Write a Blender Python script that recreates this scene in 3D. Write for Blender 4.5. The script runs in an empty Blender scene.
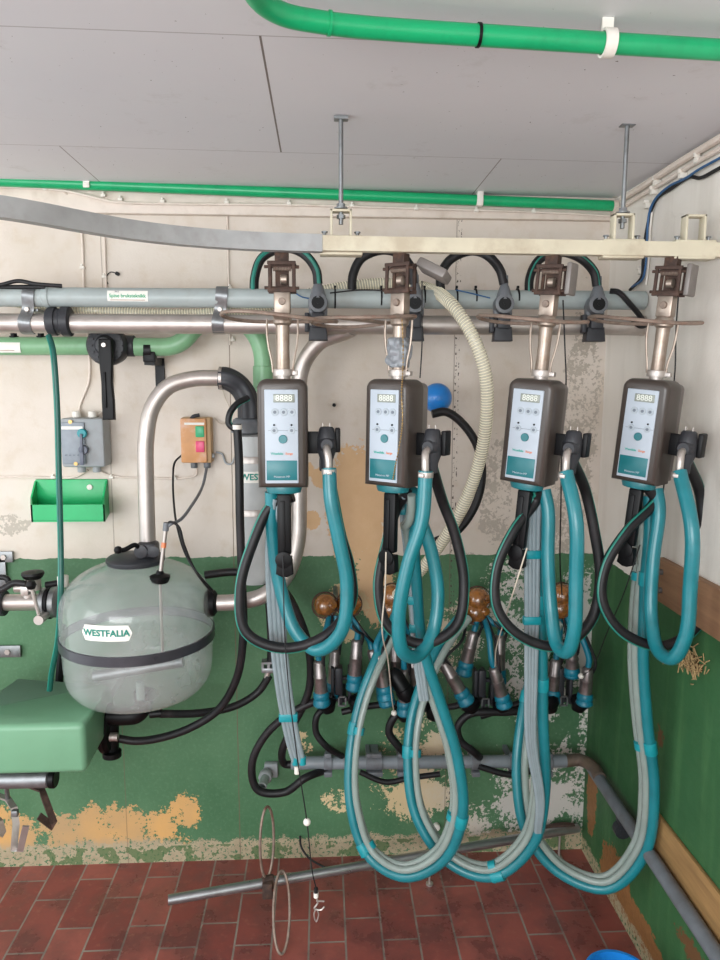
import bpy, bmesh, math, random
from mathutils import Vector, Matrix, noise
random.seed(7)
PI = math.pi
SC = bpy.context.scene
COL = SC.collection

# ------------------------------------------------------------------ camera
YAW, PITCH, ROLL, FPX = .0525, .1381, .00303, 725.2
CAM = Vector((0, -2.3, 1.6316)); XR = .9027; ZC = 2.194
_cy, _sy, _cp, _sp = math.cos(YAW), math.sin(YAW), math.cos(PITCH), math.sin(PITCH)
FW = Vector((_sy*_cp, _cy*_cp, -_sp)); _R = Vector((_cy, -_sy, 0)); _U = _R.cross(FW)
RT = _R*math.cos(ROLL) + _U*math.sin(ROLL); UP = -_R*math.sin(ROLL) + _U*math.cos(ROLL)
cd = bpy.data.cameras.new('camera'); cam = bpy.data.objects.new('camera', cd); COL.objects.link(cam)
M3 = Matrix((RT, UP, -FW)).transposed()
cam.matrix_world = Matrix.Translation(CAM) @ M3.to_4x4()
cd.sensor_fit = 'VERTICAL'; cd.sensor_height = 36; cd.lens = 36*FPX/960; cd.clip_start = .02
SC.camera = cam

# ------------------------------------------------------------------ light
wd = bpy.data.worlds.new('world'); SC.world = wd; wd.use_nodes = True
wd.node_tree.nodes['Background'].inputs[0].default_value = (.9, .965, 1, 1)
wd.node_tree.nodes['Background'].inputs[1].default_value = 1.62
def area(name, loc, target, sx, sy, power, col):
    l = bpy.data.lights.new(name, 'AREA'); l.shape = 'RECTANGLE'; l.size = sx; l.size_y = sy; l.energy = power; l.color = col
    o = bpy.data.objects.new(name, l); COL.objects.link(o); o.location = loc
    o.rotation_euler = (Vector(target)-Vector(loc)).to_track_quat('-Z', 'Y').to_euler()
    return o
area('window_light', (-1.1, -4.0, 1.75), (.35, 0, 1.2), 2.2, 1.5, 78, (.98, .99, 1))
area('side_window_light', (-2.3, -1.6, 1.5), (.9, -.3, 1.4), .8, .8, 9, (.97, .98, 1))
SC.view_settings.view_transform = 'Standard'; SC.view_settings.look = 'None'
SC.view_settings.exposure = 0.25; SC.view_settings.gamma = 1; SC.view_settings.use_curve_mapping = False

# ------------------------------------------------------------------ coordinates
def ray(px, py): return FW + RT*((px-360)/FPX) - UP*((py-480)/FPX)
def at(px, py, y=0):
    d = ray(px, py); return CAM + d*((y-CAM.y)/d.y)
def atx(px, py, x):
    d = ray(px, py); return CAM + d*((x-CAM.x)/d.x)
def atz(px, py, z):
    d = ray(px, py); return CAM + d*((z-CAM.z)/d.z)
def mpp(y): return (y-CAM.y)/FPX       # metres per pixel near the middle at that depth

# ------------------------------------------------------------------ materials
def hexc(s):
    s = s.lstrip('#'); v = [int(s[i:i+2], 16)/255 for i in (0, 2, 4)]
    return tuple(x/12.92 if x <= .04045 else ((x+.055)/1.055)**2.4 for x in v)
class NT:
    def __init__(s, name):
        s.m = bpy.data.materials.new(name); s.m.use_nodes = True; s.t = s.m.node_tree
        s.b = s.t.nodes['Principled BSDF']; s.out = s.t.nodes['Material Output']
    def n(s, typ, **kw):
        x = s.t.nodes.new(typ)
        for k, v in kw.items(): setattr(x, k, v)
        return x
    def put(s, sock, v):
        if isinstance(v, bpy.types.NodeSocket): s.t.links.new(v, sock)
        elif isinstance(v, (tuple, list, Vector)):
            v = tuple(v); sock.default_value = v + (1,) if len(v) == 3 and len(sock.default_value) == 4 else v
        else: sock.default_value = v
    def math(s, op, a, b=0., c=0., clamp=False):
        x = s.n('ShaderNodeMath', operation=op); x.use_clamp = clamp
        s.put(x.inputs[0], a); s.put(x.inputs[1], b); s.put(x.inputs[2], c); return x.outputs[0]
    def vmath(s, op, a, b=(0, 0, 0)):
        x = s.n('ShaderNodeVectorMath', operation=op); s.put(x.inputs[0], a); s.put(x.inputs[1], b)
        return x.outputs['Value'] if op in ('LENGTH', 'DISTANCE', 'DOT_PRODUCT') else x.outputs[0]
    def pos(s): return s.n('ShaderNodeNewGeometry').outputs['Position']
    def objc(s): return s.n('ShaderNodeTexCoord').outputs['Object']
    def sep(s, v):
        x = s.n('ShaderNodeSeparateXYZ'); s.put(x.inputs[0], v); return x.outputs
    def noise(s, v, scale, detail=4, rough=.55):
        x = s.n('ShaderNodeTexNoise'); s.put(x.inputs['Vector'], v); s.put(x.inputs['Scale'], scale)
        s.put(x.inputs['Detail'], detail); s.put(x.inputs['Roughness'], rough); return x.outputs[0]
    def mix(s, f, a, b):
        x = s.n('ShaderNodeMix', data_type='RGBA'); s.put(x.inputs[0], f); s.put(x.inputs[6], a); s.put(x.inputs[7], b); return x.outputs[2]
    def step(s, v, lo, hi):
        x = s.n('ShaderNodeMapRange'); x.clamp = True; s.put(x.inputs[0], v); s.put(x.inputs[1], lo); s.put(x.inputs[2], hi); return x.outputs[0]
    def bump(s, h, strength=.3, dist=.002):
        x = s.n('ShaderNodeBump'); s.put(x.inputs['Height'], h); s.put(x.inputs['Strength'], strength); s.put(x.inputs['Distance'], dist)
        s.put(s.b.inputs['Normal'], x.outputs[0])
    def set(s, **kw):
        for k, v in kw.items(): s.put(s.b.inputs[{'col': 'Base Color', 'rough': 'Roughness', 'metal': 'Metallic', 'alpha': 'Alpha', 'coat': 'Coat Weight', 'trans': 'Transmission Weight', 'emit': 'Emission Color', 'spec': 'Specular IOR Level'}[k]], v)
        return s.m
def mat(name, col, rough=.5, metal=0, var=.12, vs=30, coat=0, alpha=1, dirt=None, dirt_amt=.3, bump=0, dscale=12, spec=.5):
    """painted / plastic / metal surface with slight unevenness and optional grime patches"""
    m = NT(name); c = hexc(col) if isinstance(col, str) else col
    P = m.objc(); nz = m.noise(P, vs, 3)
    lo = tuple(x*(1-var) for x in c); hi = tuple(min(1, x*(1+var)) for x in c)
    cc = m.mix(m.step(nz, .3, .7), lo, hi)
    if dirt:
        f = m.math('MULTIPLY', m.step(m.noise(P, dscale, 6, .65), .5, .68), dirt_amt)
        cc = m.mix(f, cc, hexc(dirt))
    m.set(col=cc, rough=m.math('ADD', m.math('MULTIPLY', nz, .15), rough-.07), metal=metal, coat=coat, alpha=alpha, spec=spec)
    if bump: m.bump(m.noise(P, vs*3, 4), bump)
    return m.m
G = {}
G['steel'] = mat('stainless_steel', '#bdb5af', .42, .75, .08, 25, dirt='#9a8b7e', dirt_amt=.35)
G['dull_steel'] = mat('dull_galvanised_steel', '#8f9294', .45, .85, .15, 40, dirt='#6c665e', dirt_amt=.5)
G['chrome'] = mat('worn_chrome', '#a89a8e', .38, .75, .12, 40, dirt='#7f6450', dirt_amt=.4, dscale=30)
G['rust'] = mat('rusty_iron', '#4b3a33', .75, .25, .35, 60, dirt='#75543f', dirt_amt=.5, bump=.5, dscale=35)
G['rustrod'] = mat('rusted_rod', '#8d7c70', .5, .4, .25, 60, dirt='#7f5540', dirt_amt=.7, dscale=25)
G['pvc'] = mat('grey_pipe_plastic', '#a3adac', .4, 0, .06, 15, dirt='#8b857b', dirt_amt=.3)
G['pvc_dark'] = mat('dark_grey_plastic', '#323337', .45, 0, .12, 30, spec=.35)
G['pvc_mid'] = mat('mid_grey_fitting', '#6a6e73', .45, 0, .12, 30, dirt='#55504a', dirt_amt=.4)
G['black'] = mat('black_plastic', '#0b0b0d', .45, 0, .2, 20, spec=.25)
G['rubber'] = mat('black_rubber_hose', '#19191b', .45, 0, .2, 25, dirt='#40373a', dirt_amt=.4, dscale=9, spec=.35)
G['stripe'] = mat('green_stripe', '#1b7a6b', .4, 0, .15, 25)
G['teal'] = mat('teal_rubber_hose', '#197780', .32, 0, .1, 18, coat=.12, dirt='#125f68', dirt_amt=.5, dscale=7)
G['teal_cap'] = mat('teal_rubber_cap', '#0e7186', .38, 0, .1, 20)
G['teal_clip'] = mat('teal_clip', '#118b94', .4, 0, .1, 30)
G['beige'] = mat('cream_painted_steel', '#cfc7b0', .45, 0, .06, 18, dirt='#a4927a', dirt_amt=.55, dscale=8)
G['greyrail'] = mat('galvanised_rail', '#a2a3a3', .42, .25, .1, 20, dirt='#8a8581', dirt_amt=.5, dscale=14)
G['greenpipe'] = mat('bright_green_conduit', '#12a368', .3, 0, .05, 12, dirt='#0d7a4e', dirt_amt=.3, dscale=20)
G['palegreen'] = mat('pale_green_pipe', '#7fae85', .4, 0, .06, 14, dirt='#6a8a66', dirt_amt=.4)
G['hood'] = mat('pale_green_hood', '#70a07f', .4, 0, .04, 6, dirt='#648f70', dirt_amt=.35, dscale=5)
G['tray'] = mat('green_tray', '#1fae68', .35, 0, .05, 14, dirt='#168a50', dirt_amt=.3)
G['white'] = mat('white_plastic', '#e6e1d8', .45, 0, .05, 30, dirt='#bdb09c', dirt_amt=.3)
G['conduit'] = mat('painted_conduit', '#ddd0c4', .5, 0, .06, 20, dirt='#b9a692', dirt_amt=.4)
G['shell'] = mat('smoky_unit_cover', '#423a35', .33, 0, .1, 10, dirt='#372e29', dirt_amt=.5, dscale=9, spec=.5)
G['back'] = mat('grey_back_housing', '#7a7470', .4, .1, .12, 20)
G['panel'] = mat('pale_keypad', '#b4bec8', .38, 0, .03, 20, spec=.3)
G['lcd'] = mat('lcd_glass', '#8f958c', .2, 0, .05, 20)
G['segs'] = mat('lcd_segments', '#d6dad0', .4, 0, .02, 20)
G['ink'] = mat('grey_print', '#6d7680', .5, 0, .02, 20)
G['button'] = mat('keypad_button', '#a6b0b8', .4, 0, .03, 20)
G['teal_print'] = mat('teal_print', '#1d6f76', .35, 0, .05, 20)
G['teal_logo'] = mat('teal_logo', '#1fa695', .45, 0, .02, 20)
G['orange_logo'] = mat('orange_logo', '#e08258', .45, 0, .02, 20)
G['cup'] = mat('dull_cup_steel', '#8d8583', .33, .8, .15, 40, dirt='#5a4f49', dirt_amt=.5, dscale=30)
G['foil'] = mat('grey_tape', '#8b8f94', .5, .2, .15, 60, bump=.3)
G['brass'] = mat('brass_chain', '#a78a5b', .35, .8, .15, 60)
G['blue'] = mat('blue_plastic', '#1f7fd0', .3, 0, .05, 12, coat=.2, dirt='#1a62a0', dirt_amt=.3)
G['box_grey'] = mat('grey_switch_box', '#9ba0a3', .5, 0, .05, 14, dirt='#83807a', dirt_amt=.4)
G['box_orange'] = mat('aged_cream_cover', '#d49a66', .5, 0, .12, 14, dirt='#dcb7a4', dirt_amt=.8, dscale=16)
G['box_side'] = mat('aged_beige_box', '#bb9a72', .55, 0, .08, 14)
G['btn_green'] = mat('green_button', '#33ac76', .35)
G['btn_red'] = mat('red_button', '#dd4774', .35)
G['label'] = mat('white_label', '#e8e6de', .45, 0, .03, 30)
G['greenink'] = mat('green_ink', '#35a577', .5, 0, .02)
G['redink'] = mat('brown_ink', '#9c7a6a', .5, 0, .02)
G['amber'] = mat('amber_claw', '#8a5826', .12, 0, .5, 40, coat=1, dirt='#3a1e0c', dirt_amt=.9, dscale=26)

G['cord'] = mat('beige_cord', '#cbbfae', .7)
G['blackcord'] = mat('black_cord', '#141416', .6)
G['bluecable'] = mat('blue_cable', '#2c5b88', .5)
def clear_mat(name, col, alpha, rough=.15):
    m = NT(name); c = hexc(col); P = m.objc()
    nz = m.noise(P, 14, 4)
    return m.set(col=m.mix(nz, tuple(x*.85 for x in c), c), rough=rough, alpha=m.math('ADD', m.math('MULTIPLY', nz, .25), alpha-.12))
G['clear'] = clear_mat('milky_clear_tube', '#9fadA6', .7)
G['clear_blue'] = clear_mat('bluish_clear_tube', '#9aa9ae', .75)
G['spiral'] = clear_mat('yellowed_clear_hose', '#e9e4cf', .6)
G['spiral_rib'] = mat('yellowed_spiral', '#efe8cf', .4, 0, .05, 20)

def jar_mat():
    m = NT('clear_scratched_plastic'); P = m.objc()
    n1 = m.noise(P, 5, 5, .6); n2 = m.noise(P, 60, 3)
    z = m.sep(P)[2]
    low = m.step(z, 0.02, -.14)             # residue film settled in the lower bowl
    milk = m.math('ADD', m.math('MULTIPLY', m.step(n1, .42, .75), .4), .42)
    milk = m.math('ADD', milk, m.math('MULTIPLY', low, .45), clamp=True)
    diff = m.n('ShaderNodeBsdfDiffuse'); m.put(diff.inputs[0], hexc('#cdd2d0'))
    tr = m.n('ShaderNodeBsdfTransparent'); m.put(tr.inputs[0], (.98, .99, .985, 1))
    gl = m.n('ShaderNodeBsdfGlossy'); m.put(gl.inputs['Roughness'], m.math('ADD', m.math('MULTIPLY', n2, .15), .08))
    mx = m.n('ShaderNodeMixShader'); m.put(mx.inputs[0], m.math('MULTIPLY', milk, .55)); m.t.links.new(tr.outputs[0], mx.inputs[1]); m.t.links.new(diff.outputs[0], mx.inputs[2])
    fr = m.n('ShaderNodeLayerWeight'); m.put(fr.inputs[0], .5)
    mx2 = m.n('ShaderNodeMixShader'); m.put(mx2.inputs[0], m.math('ADD', m.math('MULTIPLY', m.math('POWER', fr.outputs[1], 4), .45), .05)); m.t.links.new(mx.outputs[0], mx2.inputs[1]); m.t.links.new(gl.outputs[0], mx2.inputs[2])
    m.t.links.new(mx2.outputs[0], m.out.inputs['Surface'])
    return m.m
G['jar'] = jar_mat()

def blobs(m, P, lst, plane='xz'):
    """largest of several soft ellipses; each (u, v, ru, rv)"""
    o = None
    for u, v, ru, rv in lst:
        c = (u, 0, v) if plane == 'xz' else (0, u, v)
        sc = (1/ru, 0, 1/rv) if plane == 'xz' else (0, 1/ru, 1/rv)
        d = m.vmath('LENGTH', m.vmath('MULTIPLY', m.vmath('SUBTRACT', P, c), sc))
        e = m.math('SUBTRACT', 1, d)
        o = e if o is None else m.math('MAXIMUM', o, e)
    return o
def wall_mat(name, side):
    m = NT(name); P = m.pos(); X, Y, Z = m.sep(P)
    n_lo = m.noise(P, 3, 4); n_mid = m.noise(P, 16, 5, .6); n_hi = m.noise(P, 85, 7, .68)
    pxs = (lambda px, py, rx, ry: (at(px, py, 0).x, at(px, py, 0).z, rx*.00317, ry*.00317)) if side == 'back' else \
          (lambda px, py, ry_m, rz_m: (atx(px, py, XR).y, atx(px, py, XR).z, ry_m, rz_m))
    pl = 'xz' if side == 'back' else 'yz'
    if side == 'back':
        up = m.mix(m.step(n_lo, .3, .7), hexc('#cbbfb0'), hexc('#dcd2c8'))
        up = m.mix(m.math('MULTIPLY', m.step(n_mid, .52, .72), .5), up, hexc('#c6b59f'))
    else:
        up = m.mix(m.step(n_lo, .3, .7), hexc('#e4ded4'), hexc('#ece7df'))
        up = m.mix(m.math('MULTIPLY', m.step(m.noise(m.vmath('MULTIPLY', P, (1, 1, .12)), 14, 4), .5, .75), .35), up, hexc('#b9b0a2'))
    gn = m.mix(m.step(n_lo, .3, .7), hexc('#3d6845'), hexc('#567f5b'))
    gn = m.mix(m.math('MULTIPLY', m.step(n_hi, .5, .8), .3), gn, hexc('#7ba283'))
    if side != 'back':
        streak = m.step(m.noise(m.vmath('MULTIPLY', P, (1, 1, .08)), 22, 4), .5, .8)
        gn = m.mix(m.step(n_lo, .3, .7), hexc('#28542f'), hexc('#38683e')); gn = m.mix(m.math('MULTIPLY', streak, .35), gn, hexc('#5f8d57'))
    edge = m.math('ADD', 1.063, m.math('MULTIPLY', m.math('SUBTRACT', n_mid, .5), .025))
    isg = m.math('LESS_THAN', Z, edge)
    col = m.mix(isg, up, gn)
    nn = m.math('MULTIPLY', m.math('SUBTRACT', m.math('ADD', m.math('MULTIPLY', n_mid, .5), m.math('MULTIPLY', n_hi, .5)), .5), 3.6)
    if side == 'back':
        # bare plaster showing above the green
        a = blobs(m, P, [pxs(357, 505, 44, 85), pxs(375, 580, 26, 70), pxs(325, 478, 20, 16), pxs(304, 470, 14, 12), pxs(345, 600, 26, 22), pxs(312, 520, 12, 14)])
        fa = m.math('GREATER_THAN', m.math('ADD', a, m.math('MULTIPLY', nn, .35)), .28)
        col = m.mix(fa, col, m.mix(n_mid, hexc('#cfa678'), hexc('#dfbd94')))
        b = blobs(m, P, [pxs(495, 490, 26, 85), pxs(580, 420, 28, 170), pxs(10, 525, 30, 16), pxs(560, 520, 35, 55), pxs(470, 565, 40, 22)])
        fb = m.math('GREATER_THAN', m.math('ADD', m.math('MINIMUM', b, .4), m.math('MULTIPLY', nn, .6)), .4)
        fb = m.math('MULTIPLY', fb, m.math('SUBTRACT', 1, isg))
        col = m.mix(fb, col, m.mix(n_mid, hexc('#a39a8d'), hexc('#bdb3a6')))
        # flaked green paint: yellowish render in the middle, white at the right
        c = blobs(m, P, [pxs(300, 745, 20, 22), pxs(345, 610, 40, 45), pxs(420, 770, 75, 90), pxs(450, 640, 45, 60), pxs(340, 800, 30, 20),
                         pxs(545, 790, 85, 95), pxs(540, 650, 75, 120), pxs(510, 590, 40, 60), pxs(590, 700, 18, 160), pxs(575, 600, 30, 60), pxs(470, 830, 40, 50)])
        fc = m.math('GREATER_THAN', m.math('ADD', m.math('MINIMUM', c, .42), m.math('MULTIPLY', nn, .6)), .42)
        c2 = blobs(m, P, [pxs(535, 800, 75, 48), pxs(420, 795, 60, 40), pxs(440, 745, 28, 26), pxs(585, 640, 12, 120)])
        fc2 = m.math('MULTIPLY', m.math('GREATER_THAN', m.math('ADD', c2, m.math('MULTIPLY', nn, .65)), .42), isg)
        fc = m.math('MAXIMUM', m.math('MULTIPLY', fc, isg), fc2)
        plas = m.mix(m.step(m.math('ADD', X, m.math('MULTIPLY', nn, .12)), .28, .62), hexc('#d6bf94'), hexc('#d0ccc4'))
        col = m.mix(fc, col, plas)
        # mineral bloom along the foot of the wall
        d = blobs(m, P, [pxs(110, 830, 105, 34), pxs(0, 835, 55, 38), pxs(185, 812, 22, 26)])
        fd = m.math('GREATER_THAN', m.math('ADD', m.math('MINIMUM', d, .5), m.math('MULTIPLY', nn, .75)), .3)
        zz = m.math('ADD', Z, m.math('MULTIPLY', nn, .03))
        orange = m.mix(m.step(zz, .05, .1), hexc('#b5a184'), hexc('#d8a766'))
        col = m.mix(fd, col, m.mix(m.math('MULTIPLY', m.step(n_lo, .4, .65), .7), orange, hexc('#a89272')))
        fe = m.math('MULTIPLY', m.math('LESS_THAN', m.math('ADD', Z, m.math('MULTIPLY', nn, .05)), .075), m.math('GREATER_THAN', n_hi, .44))
        col = m.mix(fe, col, m.mix(n_mid, hexc('#8d7c62'), hexc('#cbbd9f')))
        moss = m.math('MULTIPLY', m.math('GREATER_THAN', n_mid, .53), m.math('LESS_THAN', Z, .06))
        col = m.mix(m.math('MULTIPLY', moss, .8), col, hexc('#45683a'))
        # board joints, a crack with lost paint
        for px, w_ in ((458, .0028), (461, .0018)):
            ln = m.math('LESS_THAN', m.math('ABSOLUTE', m.math('SUBTRACT', m.math('ADD', X, m.math('MULTIPLY', n_mid, .006)), at(px, 300, 0).x)), w_)
            col = m.mix(m.math('MULTIPLY', ln, m.math('GREATER_THAN', n_hi, .55)), col, hexc('#4a4036'))
        for px, dk in ((104, .5), (229, .75), (456, .55), (392, 0)):
            if not dk: continue
            x0 = at(px, 300, 0).x
            ln = m.math('LESS_THAN', m.math('ABSOLUTE', m.math('SUBTRACT', m.math('ADD', X, m.math('MULTIPLY', n_mid, .004)), x0)), .0016)
            col = m.mix(m.math('MULTIPLY', ln, dk), col, hexc('#6d5a48'))
        flat = fa
    else:
        a = blobs(m, P, [pxs(592, 800, .06, .2), pxs(615, 880, .16, .14), pxs(640, 930, .22, .08)], pl)
        fa = m.math('GREATER_THAN', m.math('ADD', a, m.math('MULTIPLY', nn, .45)), .3)
        col = m.mix(fa, col, m.mix(n_hi, hexc('#6e4527'), hexc('#a87846')))
        b = blobs(m, P, [pxs(693, 662, .07, .035), pxs(660, 738, .035, .05), pxs(690, 950, .12, .05)], pl)
        fb = m.math('GREATER_THAN', m.math('ADD', b, m.math('MULTIPLY', nn, .9)), .5)
        col = m.mix(fb, col, hexc('#6b4a2c'))
        fe = m.math('MULTIPLY', m.math('LESS_THAN', m.math('ADD', Z, m.math('MULTIPLY', nn, .04)), .05), m.math('GREATER_THAN', n_hi, .45))
        col = m.mix(fe, col, hexc('#a89a7c'))
    m.set(col=col, rough=m.math('ADD', .45, m.math('MULTIPLY', n_mid, .3)))
    m.bump(m.math('ADD', n_mid, m.math('MULTIPLY', n_hi, .5)), .35, .004)
    return m.m
def floor_mat():
    m = NT('red_quarry_tiles'); P = m.pos(); X, Y, Z = m.sep(P)
    cb = m.n('ShaderNodeCombineXYZ'); m.put(cb.inputs[0], m.math('ADD', Y, 2.02)); m.put(cb.inputs[1], m.math('ADD', X, .045+.108*40))
    br = m.n('ShaderNodeTexBrick'); m.t.links.new(cb.outputs[0], br.inputs['Vector'])
    br.offset = .42; br.offset_frequency = 2; br.squash = 1
    m.put(br.inputs['Color1'], hexc('#84413b')); m.put(br.inputs['Color2'], hexc('#9c564c')); m.put(br.inputs['Mortar'], hexc('#8d8177'))
    m.put(br.inputs['Scale'], 1); m.put(br.inputs['Mortar Size'], .003); m.put(br.inputs['Mortar Smooth'], .1); m.put(br.inputs['Bias'], 0)
    m.put(br.inputs['Brick Width'], .216); m.put(br.inputs['Row Height'], .108)
    n1 = m.noise(P, 7, 5, .6); n2 = m.noise(P, 45, 4, .6)
    col = m.mix(m.math('MULTIPLY', m.step(n1, .42, .62), .6), br.outputs[0], hexc('#55393a'))
    col = m.mix(m.math('MULTIPLY', m.step(n2, .56, .75), .35), col, hexc('#a7705c'))
    wet = m.step(n1, .48, .58)
    m.set(col=col, rough=m.math('SUBTRACT', .5, m.math('MULTIPLY', wet, .25)))
    m.bump(m.math('ADD', m.math('MULTIPLY', m.math('SUBTRACT', 1, br.outputs['Fac']), 1), m.math('MULTIPLY', n2, .3)), .4, .002)
    return m.m
def ceil_mat():
    m = NT('painted_ceiling_boards'); P = m.pos(); X, Y, Z = m.sep(P)
    n1 = m.noise(P, 2, 4); n2 = m.noise(P, 120, 2); n3 = m.noise(P, 9, 5, .7)
    col = m.mix(n1, hexc('#d2d2d8'), hexc('#dededf'))
    col = m.mix(m.math('MULTIPLY', m.step(n3, .6, .75), .25), col, hexc('#a09a92'))
    col = m.mix(m.math('GREATER_THAN', n2, .76), col, hexc('#5d564e'))
    def seam(v, v0, lo=None, hi=None, w=.0014, other=None, k=.5):
        nonlocal col
        f = m.math('LESS_THAN', m.math('ABSOLUTE', m.math('SUBTRACT', v, v0)), w)
        if lo is not None:
            f = m.math('MULTIPLY', f, m.math('MULTIPLY', m.math('GREATER_THAN', other, lo), m.math('LESS_THAN', other, hi)))
        col = m.mix(m.math('MULTIPLY', f, k), col, hexc('#5f5348'))
    y1 = atz(300, 152, ZC).y; y2 = atz(200, 33, ZC).y
    seam(Y, y1); seam(Y, y2)
    seam(X, atz(270, 90, ZC).x, y2, y1, .002, Y, .9)
    for px, py in ((68, 155), (490, 170)): seam(X, atz(px, py, ZC).x, y1, 0, .0016, Y, .7)
    m.set(col=col, rough=.6)
    m.bump(n3, .15, .003)
    return m.m
def wood_mat(name, c1, c2, axis=1):
    m = NT(name); P = m.objc()
    sc = [14, 14, 14]; sc[axis] = 1.2
    n1 = m.noise(m.vmath('MULTIPLY', P, tuple(sc)), 3, 5, .6); n2 = m.noise(P, 60, 3)
    m.set(col=m.mix(m.step(n1, .3, .7), hexc(c1), hexc(c2)), rough=.65); m.bump(n1, .3, .002)
    return m.m
G['timber'] = wood_mat('rough_pale_timber', '#85653f', '#b48c59')
G['board'] = wood_mat('brown_board', '#8a644a', '#ab8260')

# ------------------------------------------------------------------ mesh helpers
def bm_(): return bmesh.new()
def smooth_path(pts, n=8, closed=False):
    pts = [Vector(p) for p in pts]; out = []
    N = len(pts)
    if N < 3 and not closed: return pts
    rng = range(N if closed else N-1)
    for i in rng:
        g = (lambda k: pts[k % N]) if closed else (lambda k: pts[max(0, min(N-1, k))])
        p0, p1, p2, p3 = g(i-1), g(i), g(i+1), g(i+2)
        if not closed:
            if i == 0: p0 = p1*2-p2
            if i == N-2: p3 = p2*2-p1
        # centripetal-like spacing
        t1 = max((p1-p0).length, 1e-5)**.5; t2 = max((p2-p1).length, 1e-5)**.5; t3 = max((p3-p2).length, 1e-5)**.5
        m1 = (p1-p0)/t1-(p2-p0)/(t1+t2)+(p2-p1)/t2; m2 = (p2-p1)/t2-(p3-p1)/(t2+t3)+(p3-p2)/t3
        m1 *= t2; m2 *= t2
        for k in range(n):
            t = k/n; a = 2*t**3-3*t*t+1; b = t**3-2*t*t+t; c = -2*t**3+3*t*t; d = t**3-t*t
            out.append(p1*a+m1*b+p2*c+m2*d)
    if not closed: out.append(pts[-1])
    return out
def frames(path, closed=False, up=None):
    N = len(path); T = []
    for i in range(N):
        a = path[(i-1) % N] if closed or i > 0 else path[i]; b = path[(i+1) % N] if closed or i < N-1 else path[i]
        T.append((b-a).normalized())
    r = up or (Vector((0, 0, 1)) if abs(T[0].z) < .9 else Vector((0, 1, 0)))
    n = (r-T[0]*r.dot(T[0])).normalized(); out = []
    for i in range(N):
        if up is not None: n = up
        n = (n-T[i]*n.dot(T[i])).normalized(); out.append((path[i], n, T[i].cross(n)))
    return out
def sweep(b, path, prof, closed=False, up=None, caps=True, rfun=None):
    """prof: list of (u, v) offsets along the two frame axes"""
    fr = frames(path, closed, up); rings = []
    for i, (p, n, s) in enumerate(fr):
        k = rfun(i) if rfun else 1
        rings.append([b.verts.new(p+n*(u*k)+s*(v*k)) for u, v in prof])
    N = len(rings); K = len(prof)
    for i in range(N if closed else N-1):
        A, B = rings[i], rings[(i+1) % N]
        for j in range(K): b.faces.new((A[j], B[j], B[(j+1) % K], A[(j+1) % K]))
    if caps and not closed:
        b.faces.new(rings[0]); b.faces.new(rings[-1][::-1])
    return b
def circ(r, n=12, r2=None): return [(r*math.cos(2*PI*i/n), (r2 or r)*math.sin(2*PI*i/n)) for i in range(n)]
def tube(b, pts, r, seg=12, n=8, closed=False, rfun=None, straight=False):
    return sweep(b, [Vector(p) for p in pts] if straight else smooth_path(pts, n, closed), circ(r, seg), closed, None, True, rfun)
def axis_m(a, b_):
    a = Vector(a); d = (Vector(b_)-a)
    return Matrix.Translation(a) @ d.to_track_quat('Z', 'Y').to_matrix().to_4x4(), d.length
def lathe(b, prof, M=Matrix.Identity(4), seg=24, cap=True):
    rings = []
    for r, z in prof: rings.append([b.verts.new(M @ Vector((r*math.cos(2*PI*i/seg), r*math.sin(2*PI*i/seg), z))) for i in range(seg)])
    for i in range(len(rings)-1):
        A, B = rings[i], rings[i+1]
        for j in range(seg): b.faces.new((A[j], A[(j+1) % seg], B[(j+1) % seg], B[j]))
    if cap:
        if prof[0][0] > 1e-6: b.faces.new(rings[0][::-1])
        if prof[-1][0] > 1e-6: b.faces.new(rings[-1])
    return b
def rod(b, p, q, r, seg=16, bev=0):
    M, L = axis_m(p, q)
    prof = [(r-bev, 0), (r, bev), (r, L-bev), (r-bev, L)] if bev else [(r, 0), (r, L)]
    return lathe(b, prof, M, seg)
def box(b, c, s, M=Matrix.Identity(4), bev=0, segs=2):
    t = bmesh.new(); bmesh.ops.create_cube(t, size=1)
    for v in t.verts: v.co = Vector((v.co.x*s[0], v.co.y*s[1], v.co.z*s[2]))
    if bev: bmesh.ops.bevel(t, geom=t.edges[:], offset=min(bev, min(s)*.45), segments=segs, affect='EDGES', profile=.5)
    T = M @ Matrix.Translation(Vector(c)); mp = {}
    for v in t.verts: mp[v] = b.verts.new(T @ v.co)
    for f in t.faces: b.faces.new([mp[v] for v in f.verts])
    t.free(); return b
def prism(b, poly, depth, M=Matrix.Identity(4), bev=0):
    """poly in local XZ, extruded from y=0 to y=depth"""
    t = bmesh.new(); vs = [t.verts.new((x, 0, z)) for x, z in poly]; f = t.faces.new(vs)
    r = bmesh.ops.extrude_face_region(t, geom=[f]); 
    for e in r['geom']:
        if isinstance(e, bmesh.types.BMVert): e.co.y += depth
    bmesh.ops.recalc_face_normals(t, faces=t.faces[:])
    if bev:
        eds = [e for e in t.edges if abs(e.verts[0].co.y-e.verts[1].co.y) < 1e-6]
        bmesh.ops.bevel(t, geom=eds, offset=bev, segments=3, affect='EDGES', profile=.5)
    mp = {}
    for v in t.verts: mp[v] = b.verts.new(M @ v.co)
    for f in t.faces: b.faces.new([mp[v] for v in f.verts])
    t.free(); return b
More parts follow.
